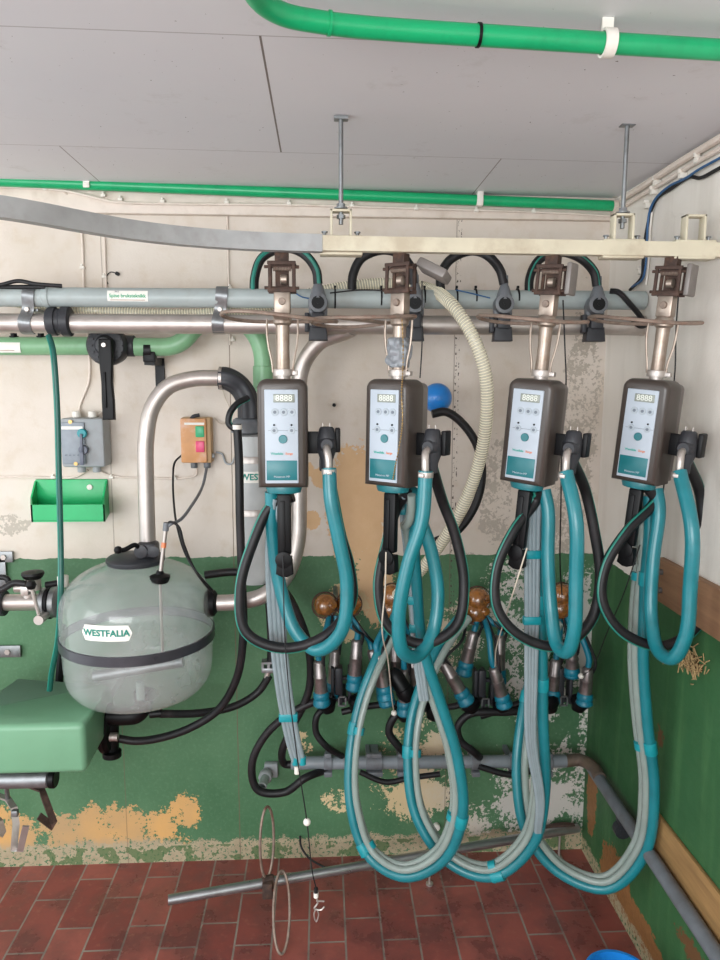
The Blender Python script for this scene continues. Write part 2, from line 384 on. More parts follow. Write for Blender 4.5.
def text(b, s, size, M, fn=None, extrude=.0003, align='CENTER', bold=0):
    cu = bpy.data.curves.new('txt', 'FONT'); cu.body = s; cu.size = size; cu.align_x = align; cu.align_y = 'CENTER'; cu.extrude = extrude; cu.offset = bold; cu.resolution_u = 3
    o = bpy.data.objects.new('txt', cu); COL.objects.link(o)
    dg = bpy.context.evaluated_depsgraph_get(); me = bpy.data.meshes.new_from_object(o.evaluated_get(dg))
    vs = [b.verts.new(M @ (fn(v.co) if fn else v.co)) for v in me.vertices]
    for p in me.polygons:
        try: b.faces.new([vs[i] for i in p.vertices])
        except ValueError: pass
    bpy.data.objects.remove(o); bpy.data.curves.remove(cu); bpy.data.meshes.remove(me)
    return b
FRONT = Matrix.Rotation(PI/2, 4, 'X')           # text lying in XY stands up facing -Y
def root_loc(o):
    p = Vector((0, 0, 0))
    while o is not None: p += o.location; o = o.parent
    return p
def obj(name, b, m, parent=None, origin=None, ang=40):
    bmesh.ops.recalc_face_normals(b, faces=b.faces[:])
    me = bpy.data.meshes.new(name); 
    if parent is not None: off = root_loc(parent)
    else:
        if origin is None:
            xs = [v.co for v in b.verts]
            origin = Vector((sum(v.x for v in xs)/len(xs), sum(v.y for v in xs)/len(xs), min(v.z for v in xs)))
        off = Vector(origin)
    for v in b.verts: v.co -= off
    b.to_mesh(me); b.free()
    for p in me.polygons: p.use_smooth = True
    me.set_sharp_from_angle(angle=math.radians(ang))
    me.materials.append(m)
    o = bpy.data.objects.new(name, me); COL.objects.link(o)
    if parent is not None: o.parent = parent
    else: o.location = off
    return o
def tag(o, label, cat, group=None, kind=None):
    o['label'] = label; o['category'] = cat
    if group: o['group'] = group
    if kind: o['kind'] = kind
    return o
def thing(name, label, cat, loc=(0, 0, 0), group=None):
    o = bpy.data.objects.new(name, None); COL.objects.link(o); o.location = Vector(loc); o.empty_display_size = .05
    return tag(o, label, cat, group)
def struct(name, b, m):
    o = obj(name, b, m, None, (0, 0, 0)); o['kind'] = 'structure'; return o
def copy_tree(o, parent=None):
    c = o.copy(); COL.objects.link(c); c.parent = parent
    for ch in list(o.children): copy_tree(ch, c)
    return c
def offset_path(path, d, toward):
    """path shifted sideways by d; toward(p) gives the wanted direction"""
    out = []; N = len(path)
    for i, p in enumerate(path):
        T = (path[min(i+1, N-1)]-path[max(i-1, 0)]).normalized(); v = toward(p); v = v-T*v.dot(T)
        out.append(p+v.normalized()*d if v.length > 1e-6 else p)
    return out

# ------------------------------------------------------------------ the room
YB = -4.6; XL = -2.4; ZR = 2.176
b = bm_(); box(b, ((XL+XR)/2, YB/2+.05, -.05), (XR-XL+.2, -YB+.1, .1)); struct('floor', b, floor_mat())
b = bm_(); box(b, ((XL+XR)/2, .05, 1.1), (XR-XL+.2, .1, 2.3)); struct('wall_back', b, wall_mat('peeling_back_wall', 'back'))
b = bm_(); box(b, (XR+.05, YB/2, 1.1), (.1, -YB, 2.3)); struct('wall_right', b, wall_mat('peeling_right_wall', 'right'))
b = bm_(); vs = []
for x, z in ((XL, ZC+.02), (XR+.1, ZC-.012)):
    for y in (.1, YB): vs.append(b.verts.new((x, y, z)))
    for y in (.1, YB): vs.append(b.verts.new((x, y, z+.1)))
for f in ((0, 1, 5, 4), (2, 6, 7, 3), (0, 2, 3, 1), (4, 5, 7, 6), (0, 4, 6, 2), (1, 3, 7, 5)): b.faces.new([vs[i] for i in f])
struct('ceiling', b, ceil_mat())
# ledge where wall meets ceiling
b = bm_(); box(b, ((XL+XR)/2, -.012, 2.155), (XR-XL, .024, .075), bev=.004); struct('trim_1', b, G['conduit'])

# ------------------------------------------------------------------ ceiling conduits (bright green)
b = bm_(); P0 = at(-60, 178.5, -.045); P1 = at(617, 206, -.045); rod(b, P0, P1, .0155, 20)
t = thing('green_conduit', 'straight bright green conduit running where back wall meets ceiling', 'pipe', P0)
obj('pipe', b, G['greenpipe'], t)
b = bm_(); rod(b, P1-Vector((.014, 0, 0)), P1+Vector((.0005, 0, 0)), .0165, 20); obj('end_cap', b, G['conduit'], t)
def conduit_hook(px, py, y, rr):
    c = at(px, py, y); b = bm_()
    path = [c+Vector((0, -rr*math.sin(a), -rr*math.cos(a))) for a in [i*PI/10 for i in range(-7, 12)]]
    path.append(Vector((c.x, c.y-.004, ZC-.005)))
    sweep(b, path, [(-.0015, -.009), (.0015, -.009), (.0015, .009), (-.0015, .009)], up=None)
    z0 = c.z-.02; box(b, (c.x, c.y-rr-.001, (z0+ZC)/2), (.018, .004, ZC-z0), bev=.001)
    return obj('strap', b, G['white'])
HL = ['white strap holding the green conduit at the left end of the back wall', 'white strap holding the green conduit above the middle of the rail', 'white strap around the front green ceiling conduit']
for (px, py, y), lab in zip(((88, 182, -.045), (479, 200, -.045)), HL): tag(conduit_hook(px, py, y, .018), lab, 'pipe strap', 'conduit straps')
zf = ZC-.045
fp = [atz(235, -60, zf), atz(248, -20, zf), atz(262, 2, zf), atz(285, 15, zf), atz(320, 22, zf), atz(360, 27, zf), atz(540, 39, zf), atz(720, 50, zf), atz(860, 59, zf)]
b = bm_(); tube(b, fp, .0155, 20, 10)
t = thing('green_conduit', 'bright green conduit crossing the ceiling in front and bending away at its left', 'pipe', fp[2]); obj('pipe', b, G['greenpipe'], t)
b = bm_(); p = atz(328, 23, zf); q = atz(331, 23.4, zf); rod(b, p, q, .0172, 20); obj('joint_ring', b, G['greenpipe'], t)
b = bm_(); p = atz(477, 35, zf); q = atz(480, 35.2, zf); rod(b, p, q, .0172, 20); obj('cable_tie', b, G['black'], t)
c = atz(608, 43, zf); b = bm_()
path = [c+Vector((0, -.019*math.sin(a), -.019*math.cos(a))) for a in [i*PI/10 for i in range(-7, 12)]]+[Vector((c.x, c.y+.004, ZC-.006))]
sweep(b, path, [(-.002, -.009), (.002, -.009), (.002, .009), (-.002, .009)]); tag(obj('strap', b, G['white']), HL[2], 'pipe strap', 'conduit straps')

# ------------------------------------------------------------------ wall cables & clips
def cable(name, label, pts, r, m, cat='cable', group=None, n=8, seg=8, parent=None):
    b = bm_(); tube(b, pts, r, seg, n); o = obj(name, b, m, parent)
    return tag(o, label, cat, group) if parent is None else o
yw = -.006
cable('wall_cable', 'pale painted cable along the top of back wall, below the green conduit', [at(-60, 186, -.03), at(60, 190, -.03), at(105, 200, -.03), at(115, 202, -.03), at(300, 205, -.03), at(440, 209, -.03), at(560, 213, -.03), at(612, 216, -.03)], .004, G['conduit'])
cable('wall_cable', 'pale cable dropping the back wall at left, beneath the grey curved rail', [at(62, 190, -.03), at(78, 205, yw), at(82, 240, yw), at(84, 290, yw), at(88, 340, yw), at(89, 380, yw), at(80, 405, yw), at(78, 418, -.012)], .0035, G['conduit'])
cable('wall_cable', 'pale cable dropping the back wall with a hooked top, right of a similar one', [at(122, 201, -.03), at(109, 204, yw), at(105, 216, yw), at(105, 260, yw), at(107, 300, yw), at(110, 350, yw), at(112, 385, yw), at(104, 408, yw), at(96, 418, -.012)], .0035, G['conduit'])
cable('wall_cable', 'thin pale cable dropping the back wall above the rubber elbow', [at(240, 203, -.03), at(229, 208, yw), at(228, 240, yw), at(229, 300, yw), at(230, 345, yw)], .003, G['conduit'])
cable('wall_cable', 'pale cable running level from grey switch box to orange button box', [at(-60, 477, yw), at(30, 477, yw), at(75, 477, yw), at(88, 470, -.01)], .0032, G['conduit'])
cable('wall_cable', 'pale cable between green tray and the orange button box', [at(96, 470, -.01), at(112, 476, yw), at(150, 478, yw), at(185, 478, yw), at(196, 475, yw), at(197, 467, -.012)], .0032, G['conduit'])
b = bm_(); box(b, (0, -.006, 0), (.014, .012, .009), bev=.002); box(b, (0, -.009, .007), (.006, .01, .006), bev=.001)
CL1 = ['white clip on the top wall cable just right of its hooked drop', 'white clip on the top wall cable above the middle of the curved rail', 'white clip on the top wall cable where the thin cable drops', 'white clip on the top wall cable left of the left hanger rod',
       'white clip on the top wall cable just right of the left hanger rod', 'white clip on the top wall cable above the taped control unit', 'white clip on the top wall cable left of the right conduit strap', 'white clip on the top wall cable above the third control unit',
       'white clip under the green conduit near the left edge of wall', 'white clip under the green conduit just right of its left strap', 'white clip under the green conduit between left strap and thin cable drop', 'white clip under the green conduit beside the thin cable drop', 'white clip under the green conduit left of the left hanger rod', 'white clip under the green conduit above the second trolley',
       'white clip on the leftmost wall cable drop, above the grey pipe', 'white clip on the second wall cable drop, above the grey pipe', 'white clip on the leftmost wall cable drop, near the pale green pipe', 'white clip on the second wall cable drop, next to the grey pipe', 'white clip on the thin cable drop, just above the grey pipe',
       'white clip on level cable at the top left corner of green tray', 'white clip on level cable at the top right corner of green tray', 'white clip on level cable just left of the orange button box', 'white clip at the lower end of the thin cable drop']
CL2 = ['white clip on the upper right wall tube, nearest the ceiling front', 'white clip on the upper right wall tube, middle one by ceiling', 'white clip on the upper right wall tube, next to hanger rod', 'white clip on the lower right wall tube, near the back corner',
       'white clip on the lower right wall tube, the one further to the front', 'white clip at the bend where dark cable turns down the right wall', 'white clip just below the bend of the dark right wall cable', 'white clip where dark and blue cables fork on right wall', 'white clip on the dark cable below the rail at right']
clip0 = obj('cable_clip', b, G['white'], origin=(0, 0, 0)); first = True
cl = [(121, 200), (163, 202), (227, 203), (289, 204), (352, 206), (416, 209), (476, 211), (533, 212), (46, 189), (104, 196), (152, 190), (222, 192), (288, 195), (415, 199)]
cl2 = [(83, 268), (105, 277), (89, 345), (107, 300), (230, 288), (54, 477), (112, 477), (175, 478), (233, 340)]
for px, py in cl+cl2:
    o = clip0 if first else clip0.copy()
    if not first: COL.objects.link(o)
    first = False
    o.location = at(px, py, -.024 if (px, py) in cl else 0)
    tag(o, CL1[(cl+cl2).index((px, py))], 'cable clip', 'cable clips, top of back wall' if (px, py) in cl else 'cable clips, lower back wall')
# right wall cables
xw = XR-.008
def axs(l, x=xw): return [atx(px, py, x) for px, py in l]
cable('trunking_tube', 'upper pale tube running along top of right wall', axs([(622, 199), (640, 188), (680, 162), (720, 138), (800, 90)], XR-.012), .009, G['conduit'], 'pipe', n=4)
cable('trunking_tube', 'lower pale tube running along top of right wall, under the other', axs([(612, 214), (640, 196), (665, 182), (690, 166), (720, 149), (800, 103)], XR-.01), .006, G['conduit'], 'pipe', n=4)
cable('power_cable', 'dark cable sweeping down the right wall and behind the rail', axs([(800, 130), (720, 168), (700, 178), (690, 177), (672, 188), (656, 200), (650, 215), (645, 240), (643, 262), (642, 276), (630, 290)]), .0045, G['blackcord'])
cable('power_cable', 'blue cable following the dark one down the right wall', axs([(800, 118), (720, 158), (698, 170), (686, 178), (668, 187), (654, 201), (649, 214), (647, 240), (646, 262), (643, 278), (632, 287)], XR-.014), .0032, G['bluecable'])
cable('power_cable', 'white cable beside the dark one at right wall corner', axs([(652, 212), (650, 230), (649, 250), (648, 268), (646, 285)], XR-.006), .003, G['white'])
for i, (px, py) in enumerate([(687, 151), (650, 174), (618, 195), (660, 183), (702, 160), (657, 192), (651, 206), (686, 176), (644, 272)]):
    o = clip0.copy(); COL.objects.link(o); o.rotation_euler = (0, 0, -PI/2); o.location = atx(px, py, XR); o.scale = (1.3, 1.5, 1.6)
    tag(o, CL2[i], 'cable clip', 'cable clips on right wall')

# ------------------------------------------------------------------ overhead rail
YR = -.65; ZRL = at(480, 248, YR).z
rp = [atz(px, py, ZRL) for px, py in ((-300, 184), (-160, 193), (-40, 203.5), (0, 207.5), (40, 214), (80, 221.5), (120, 228.5), (160, 234), (200, 238), (240, 240.8), (280, 242.6), (322, 243.8))]
b = bm_(); prof = [(-.018, -.013), (.018, -.013), (.018, .013), (-.018, .013)]
sweep(b, smooth_path(rp, 6), prof, up=Vector((0, 0, 1)))
rail = thing('overhead_rail', 'overhead rail, grey and curved at its left, cream and straight at its right', 'rail', (rp[-1].x, YR, ZRL))
o = obj('curved_section', b, G['greyrail'], rail); 
b = bm_(); E0 = Vector((rp[-1].x, YR, rp[-1].z)); E1 = at(760, 253, YR); E0.z = E1.z = ZRL
E0.y = rp[-1].y
sweep(b, [E0, E1+Vector((.2, 0, 0))], [(u*.86, v*.9) for u, v in prof], up=Vector((0, 0, 1))); obj('straight_section', b, G['beige'], rail)
sl = []
for px in (341, 621, 692):
    c = at(px, 250, YR); c.z = ZRL; hw = .047
    b = bm_(); box(b, c, (2*hw, .036, .042), bev=.003); s = obj('joining_sleeve', b, G['beige'], rail)
    b = bm_()
    for sx in (-.036, .036): rod(b, c+Vector((sx, 0, .02)), c+Vector((sx, 0, .028)), .004, 8); rod(b, c+Vector((sx, 0, .028)), c+Vector((sx, 0, .031)), .007, 6)
    obj('bolts', b, G['dull_steel'], s)
    b = bm_(); rr = [c+Vector((-.021, 0, .02)), c+Vector((-.021, 0, .074)), c+Vector((.021, 0, .074)), c+Vector((.021, 0, .02))]
    for p, q in zip(rr, rr[1:]):
        mid = (p+q)/2; L = (q-p).length
        box(b, mid, (L+.005 if abs(q.x-p.x) > .01 else .005, .026, L+.005 if abs(q.z-p.z) > .01 else .005), bev=.001)
    obj('hanging_bracket', b, G['beige'], s); sl.append(c)
for i, lab in ((0, 'threaded hanger rod from ceiling to rail, the left one'), (1, 'threaded hanger rod from ceiling to rail near the right wall')):
    c = sl[i]; b = bm_()
    rod(b, c+Vector((0, 0, .046)), Vector((c.x, c.y, ZC+.012)), .005, 10)
    t = thing('hanger_rod', lab, 'rod', c+Vector((0, 0, .046)), 'rail hanger rods'); obj('threaded_rod', b, G['dull_steel'], t)
    b = bm_()
    for z in (.058, .0815): rod(b, c+Vector((0, 0, z)), c+Vector((0, 0, z+.008)), .0095, 6)
    obj('nut', b, G['dull_steel'], t); b = bm_(); rod(b, c+Vector((0, 0, .078)), c+Vector((0, 0, .0812)), .015, 16); obj('washer', b, G['dull_steel'], t)
    b = bm_(); box(b, (c.x, c.y, ZC-.008), (.03, .02, .006)); obj('ceiling_plate', b, G['dull_steel'], t)

# ------------------------------------------------------------------ twin horizontal pipes
YP = -.27
def hpipe(name, label, a, b_, r, m, wallt=.003):
    bb = bm_(); M, L = axis_m(a, b_)
    lathe(bb, [(r-wallt, 0), (r, 0), (r, L), (r-wallt, L), (r-wallt, L-.05), (0.0001, L-.05)], M, 28, False)
    t = thing(name, label, 'pipe', (Vector(a)+Vector(b_))/2); obj('pipe', bb, m, t); return t
rg = 9.2*mpp(YP)
gp = hpipe('vacuum_pipe', 'grey plastic pipe, upper of the two long horizontal pipes', at(-60, 296.5, YP), at(644, 300.5, YP), rg, G['pvc'])
mp_ = hpipe('milk_pipe', 'stainless steel pipe, lower of the two long horizontal pipes', at(-60, 323, YP), at(646, 326, YP), 9.3*mpp(YP), G['steel'])
b = bm_()
for px in (645,): p = at(px, 326, YP); rod(b, p-Vector((.012, 0, 0)), p+Vector((.004, 0, 0)), 9.8*mpp(YP), 28)
obj('end_ring', b, G['steel'], mp_)
for px in (47, 133):                       # couplings on grey pipe
    if px == 133: continue
    b = bm_(); p = at(px, 296.8, YP); rod(b, p-Vector((.008, 0, 0)), p+Vector((.01, 0, 0)), rg*1.1, 28, .002); obj('joint_ring', b, G['pvc'], gp)
# union nut
b = bm_(); p = at(60, 321.5, YP)
lathe(b, [(.034, -.031), (.038, -.027), (.038, -.008), (.034, -.006), (.034, .004), (.04, .008), (.04, .028), (.032, .032)], Matrix.Translation(p) @ Matrix.Rotation(PI/2, 4, 'Y'), 14)
obj('union_nut', b, G['pvc_dark'], mp_)
def tie(px, py, parent, r, y=YP, m='black', w=.0022):
    b = bm_(); p = at(px, py, y); rod(b, p-Vector((w, 0, 0)), p+Vector((w, 0, 0)), r, 24)
    box(b, p+Vector((0, -.006, r+.003)), (.006, .008, .007)); obj('cable_tie', b, G[m], parent)
for px in (335, 381, 424, 456, 475, 517, 553): tie(px, 298.5, gp, rg*1.04)
# label on the grey pipe
b = bm_(); c = at(130, 297, YP); hw, hz = 19*mpp(YP), .017
nn_ = 8; rows = []
for i in range(nn_+1):
    a = -.55+1.1*i/nn_; rows.append([b.verts.new((c.x+sx*hw, c.y-(rg+.0008)*math.cos(a), c.z+(rg+.0008)*math.sin(a))) for sx in (-1, 1)])
for i in range(nn_): b.faces.new((rows[i][0], rows[i][1], rows[i+1][1], rows[i+1][0]))
lb = obj('label', b, G['label'], gp)
def on_pipe(v): a = v.y/rg; return Vector((v.x, -(rg+.0016+v.z)*math.cos(a), (rg+.0016)*math.sin(a)))
b = bm_(); text(b, 'Spine bruksteknikk', .0125, Matrix.Translation(c), on_pipe, bold=.0002); obj('lettering', b, G['greenink'], lb)
b = bm_(); text(b, 'W-S', .006, Matrix.Translation(c), lambda v: on_pipe(v+Vector((-.028, .0105, 0)))); obj('small_lettering', b, G['ink'], lb)
b = bm_(); box(b, c+Vector((0, -rg*.95, -.0105)), (hw*1.7, .003, .0012)); obj('label_line', b, G['redink'], lb)
# steel straps clamping both pipes together
def strap(px, label):
    t = thing('pipe_strap', label, 'pipe clamp', at(px, 310, YP), 'steel pipe straps')
    p1 = at(px+2, 297.2, YP); p2 = at(px-2, 323, YP); b = bm_()
    path = [p1+Vector((0, rg*.3, rg+.003)), p1+Vector((0, -rg*.5, rg*.95)), p1+Vector((0, -rg-.004, .004)), p1*.5+p2*.5+Vector((0, -rg*.55, 0)), p2+Vector((0, -rg-.004, 0)), p2+Vector((0, -rg*.5, -rg*.95)), p2+Vector((0, rg*.3, -rg-.003))]
    sweep(b, smooth_path(path, 6), [(-.0012, -.016), (.0012, -.016), (.0012, .016), (-.0012, .016)], up=None)
    obj('strap', b, G['dull_steel'], t)
    b = bm_(); q = p1*.5+p2*.5+Vector((0, -rg*.55, 0)); rod(b, q, q+Vector((0, -.01, 0)), .006, 6); obj('bolt', b, G['steel'], t)
    b = bm_(); box(b, (p1.x, YP/2, (p1.z+p2.z)/2), (.03, -YP+.01, .006)); obj('wall_arm', b, G['dull_steel'], t)
strap(30, 'steel strap clamping the two long pipes, at far left'); strap(221, 'steel strap clamping the two long pipes, left of first control unit')
# black rubber draped on the grey pipe
b = bm_(); tube(b, [at(-40, 290, YP-.02), at(0, 285, YP-.03), at(18, 281, YP-.025), at(36, 284, YP-.03), at(62, 286, YP-.02)], .006, 10, rfun=lambda i: .9); tube(b, [at(-20, 287, YP-.01), at(20, 287, YP-.02), at(45, 287, YP-.02)], .006, 10)
tag(obj('rubber_strip', b, G['rubber']), 'black rubber strips lying on the grey pipe at far left', 'rubber strip')

# taps with arching hoses
tap = thing('stall_tap', 'x', 'tap', (0, 0, 0), 'grey taps on the long pipes')
b = bm_(); lathe(b, [(.009, .075), (.010, .05), (.013, .045), (.021, .02), (.022, .012)], seg=16); obj('hose_spigot', b, G['pvc_mid'], tap)
b = bm_(); Mr = Matrix.Rotation(PI/2, 4, 'X')
lathe(b, [(.016, .02), (.025, .018), (.027, .0), (.027, -.03), (.02, -.045)], Mr, 20); box(b, (0, .025, -.01), (.05, .03, .05), bev=.006); obj('tap_body', b, G['pvc_mid'], tap)
b = bm_(); lathe(b, [(.017, .021), (.017, .019), (.012, .014), (.004, .014), (.004, .024), (.0001, .024)], Mr, 16); obj('tap_socket', b, G['black'], tap)
b = bm_(); prism(b, [(-.022, -.06), (.022, -.06), (.026, -.098), (-.026, -.098)], .05, Matrix.Translation((0, -.006, 0)), .003); box(b, (0, .0, -.045), (.034, .03, .04), bev=.004); box(b, (-.03, .015, -.05), (.012, .03, .05), bev=.003); obj('saddle_clamp', b, G['pvc_dark'], tap)
YT = YP-.05
TL = ['grey tap on the long pipes just right of the first control unit post', 'grey tap on the long pipes behind the second control unit post', 'grey tap on the long pipes between second and third control units', 'grey tap on the long pipes right of the third control unit post']
AR = [[(254, 296, YP), (255, 276, YP), (262, 258, YP), (283, 248, YP-.01), (305, 255, YT), (316, 270, YT), (318, 284, YT)],
      [(352, 296, YP), (353, 275, YP), (362, 258, YP), (383, 250, YP-.01), (402, 256, YT), (412, 270, YT), (414, 284, YT)],
      [(441, 296, YP), (441, 275, YP), (450, 260, YP), (470, 251, YP-.01), (488, 256, YT), (500, 270, YT), (504, 284, YT)],
      [(529, 298, YP), (530, 277, YP), (539, 260, YP), (558, 252, YP-.01), (580, 258, YT), (594, 272, YT), (597, 286, YT)]]
for i, px in enumerate((318, 415, 504, 597)):
    o = tap if i == 0 else copy_tree(tap)
    o.location = at(px, 303+i*.6, YT); o.rotation_euler = (0, 0, -.1 if i else 0); o['label'] = TL[i]
    pts = [at(*p) for p in AR[i]]; path = smooth_path(pts, 8)
    b = bm_(); sweep(b, path, circ(.0125, 12))
    h = obj('arched_hose', b, G['rubber'])
    tag(h, ['black hose arched over the grey pipe with wide green stripe, behind first trolley', 'black hose arched over the grey pipe behind second trolley', 'black hose arched over the grey pipe between second and third trolleys', 'black hose arched over the grey pipe behind third trolley'][i], 'hose', 'arched hoses over the pipe')
    c0 = (pts[0]+pts[-1])/2
    sp_ = offset_path(path, .0085, lambda p: Vector((0, -1, 0)) + (p-c0).normalized()*.3)
    b = bm_(); sweep(b, sp_, circ(.0062 if i == 0 else .0045, 8)); obj('stripe', b, G['stripe'], h) if i in (0, 3) else b.free()
# thin wires on pipe
cable('thin_wire', 'blue wire slung along the grey pipe left of the first tap', [at(285, 283, YP-.04), at(300, 296, YP-.04), at(312, 299, YP-.04)], .0018, G['bluecable'])
cable('thin_wire', 'blue wire on the grey pipe right of the second trolley', [at(456, 290, YP-.04), at(470, 293, YP-.05), at(490, 298, YP-.05)], .0018, G['bluecable'])
cable('thin_wire', 'black wire tied along top of the grey pipe between first two trolleys', [at(330, 293, YP-.03), at(360, 290, YP-.03), at(385, 291, YP-.035), at(410, 296, YP-.04)], .0018, G['blackcord'])
cable('black_tube', 'black tube curling from grey pipe to stainless pipe end at right', [at(610, 291, YP-.035), at(618, 292, YP-.045), at(630, 304, YP-.05), at(640, 316, YP-.045), at(645, 325, YP-.03), at(640, 326, YP-.03), at(633, 320, YP-.03)], .0075, G['rubber'], 'hose')

# ------------------------------------------------------------------ milking control units
S = .00227
def rp_outline(w, h, r, n=6):
    """front outline with rounded top corners; x centred, z from 0 down to -h"""
    pts = [(-w/2, -h), (w/2, -h)]
    for i in range(n+1): a = i*PI/2/n; pts.append((w/2-r+r*math.cos(a), -r+r*math.sin(a)))
    for i in range(n+1): a = PI/2+i*PI/2/n; pts.append((-w/2+r+r*math.cos(a), -r+r*math.sin(a)))
    return pts
u = thing('milking_unit', 'x', 'milking unit', (0, 0, 0), 'milking control units hanging from the rail')
b = bm_()                                                   # trolley: rusty frame, coil spring, rollers
box(b, (0, 0, -.012), (.03, .026, .03), bev=.002)
for sx in (-1, 1):
    box(b, (sx*.026, -.016, -.05), (.007, .006, .062), bev=.001); box(b, (sx*.026, .016, -.05), (.007, .006, .062), bev=.001)
for z in (-.022, -.08): box(b, (0, -.016, z), (.062, .007, .008), bev=.001); box(b, (0, .016, z), (.062, .007, .008), bev=.001)
for z in (-.03, -.075): rod(b, (-.038, -.012, z), (.038, -.012, z), .0035, 8)
box(b, (0, .006, -.05), (.03, .004, .055))
tr = obj('trolley', b, G['rust'], u)
b = bm_(); sp = [Vector((-.02+.04*i/96, -.008+.006*math.cos(i*PI/4), -.032+.006*math.sin(i*PI/4))) for i in range(97)]; sweep(b, sp, circ(.0014, 5)); obj('spring', b, G['rustrod'], tr)
b = bm_(); lathe(b, [(.008, -.008), (.011, -.006), (.011, .006), (.008, .008)], Matrix.Translation((.004, -.006, -.056)) @ Matrix.Rotation(PI/2, 4, 'Y'), 14); obj('roller', b, G['chrome'], tr)
b = bm_(); box(b, (0, 0, -.106), (.036, .03, .05), bev=.004); mp2 = obj('joint_plate', b, G['chrome'], u)
b = bm_(); rod(b, (0, -.014, -.104), (0, -.022, -.104), .008, 14, .001); obj('bolt', b, G['rustrod'], mp2)
b = bm_(); lathe(b, [(.014, -.256), (.0155, -.25), (.0145, -.2), (.0155, -.155), (.021, -.15), (.021, -.135), (.016, -.128)], seg=20); obj('hanger_tube', b, G['chrome'], u)
b = bm_(); lathe(b, [(.022, -.266), (.0225, -.264), (.0225, -.253), (.022, -.251)], seg=20); box(b, (.026, 0, -.259), (.014, .014, .01), bev=.001); rod(b, (0, 0, -.285), (0, 0, -.262), .016, 16); obj('clamp_ring', b, G['steel'], u)
b = bm_(); ring = [(.125*math.cos(a)-.005, .1*math.sin(a)-.03, -.142+.004*math.sin(a*2)) for a in [i*2*PI/20 for i in range(20)]]
tube(b, ring, .0042, 8, 4, closed=True)
box(b, (0, -.03, -.142), (.03, .2, .004)); obj('hose_guide_ring', b, G['rustrod'], u)
b = bm_()
for sx in (-1, 1): tube(b, [(sx*.034, -.004, -.142), (sx*.034, -.006, -.17), (sx*.031, -.006, -.2), (sx*.024, -.006, -.235), (sx*.022, -.004, -.258)], .0026, 6)
obj('side_rods', b, G['chrome'], u)
ZB = -.272
W_, H_, D_ = .110, .240, .085
MB = Matrix.Translation((0, -.055, ZB))
b = bm_(); prism(b, rp_outline(W_, H_, .022), D_, MB, .012); hs = obj('front_cover', b, G['shell'], u, ang=50)
b = bm_(); prism(b, rp_outline(W_-.012, H_-.012, .014), .04, Matrix.Translation((0, .015, ZB-.008)), .003); obj('back_housing', b, G['back'], u)
b = bm_(); box(b, (-.002, -.0555, ZB-.126), (.073, .005, .206), bev=.002); kp = obj('keypad', b, G['panel'], u)
yf = -.0585
b = bm_(); box(b, (.004, yf, ZB-.042), (.046, .003, .018), bev=.001); ds = obj('display', b, G['lcd'], kp)
b = bm_(); text(b, '8888', .0185, Matrix.Translation((.004, yf-.0018, ZB-.042)) @ FRONT, bold=.0002); obj('digits', b, G['segs'], ds)
for x in (-.016, .003, .021):
    b = bm_(); rod(b, (x, -.055, ZB-.072), (x, yf-.001, ZB-.072), .0082, 18, .0006); k = obj('round_button', b, G['button'], kp)
    b = bm_(); rod(b, (x, -.057, ZB-.072), (x, yf-.0018, ZB-.072), .0036, 12); obj('button_mark', b, G['ink'], k)
for x in (-.018, .02):
    b = bm_(); rod(b, (x, -.055, ZB-.112), (x, yf-.001, ZB-.112), .0075, 18, .0006); k = obj('round_button', b, G['button'], kp)
    b = bm_(); rod(b, (x, -.057, ZB-.112), (x, yf-.0018, ZB-.112), .0034, 12); obj('button_mark', b, G['ink'], k)
    b = bm_(); rod(b, (x, -.055, ZB-.1), (x, yf-.0012, ZB-.1), .0023, 10); obj('indicator_light', b, G['black'], kp)
b = bm_(); box(b, (.001, yf+.0005, ZB-.112), (.064, .0016, .0008)); obj('printed_line', b, G['ink'], kp)
b = bm_(); rod(b, (.001, -.055, ZB-.131), (.001, yf-.0025, ZB-.131), .0095, 22, .001); obj('start_button', b, G['teal_print'], kp)
b = bm_(); text(b, 'Westfalia', .0072, Matrix.Translation((-.026, yf-.0003, ZB-.163)) @ FRONT, align='LEFT', bold=.0001); obj('maker_lettering', b, G['teal_logo'], kp)
b = bm_(); text(b, 'Surge', .0072, Matrix.Translation((.006, yf-.0003, ZB-.163)) @ FRONT, align='LEFT', bold=.0001); obj('maker_lettering', b, G['orange_logo'], kp)
b = bm_(); box(b, (-.002, yf+.0004, ZB-.2), (.067, .002, .044), bev=.0006); tp = obj('teal_field', b, G['teal_print'], kp)
b = bm_(); text(b, 'Metatron MP', .0066, Matrix.Translation((-.002, yf-.0009, ZB-.214)) @ FRONT); obj('model_lettering', b, G['panel'], tp)
b = bm_(); lathe(b, [(.04, ZB-.238), (.042, ZB-.242), (.038, ZB-.255), (.03, ZB-.257)], Matrix.Diagonal((1, .7, 1, 1)) @ Matrix.Translation((0, -.02, 0)), 24); obj('bottom_cap', b, G['teal_print'], u)
b = bm_(); box(b, (0, -.02, -.6), (.031, .02, .14), bev=.004); box(b, (-.004, -.031, -.61), (.012, .004, .13), bev=.001)
prism(b, [(-.017, -.675), (.017, -.675), (.02, -.715), (.006, -.722), (-.006, -.722), (-.02, -.715)], .022, Matrix.Translation((0, -.032, 0)), .003)
lathe(b, [(.012, 0), (.019, .002), (.019, .008), (.012, .01)], Matrix.Translation((-.002, -.03, -.68)) @ Matrix.Rotation(PI/2, 4, 'X'), 18)
obj('handle', b, G['black'], u)
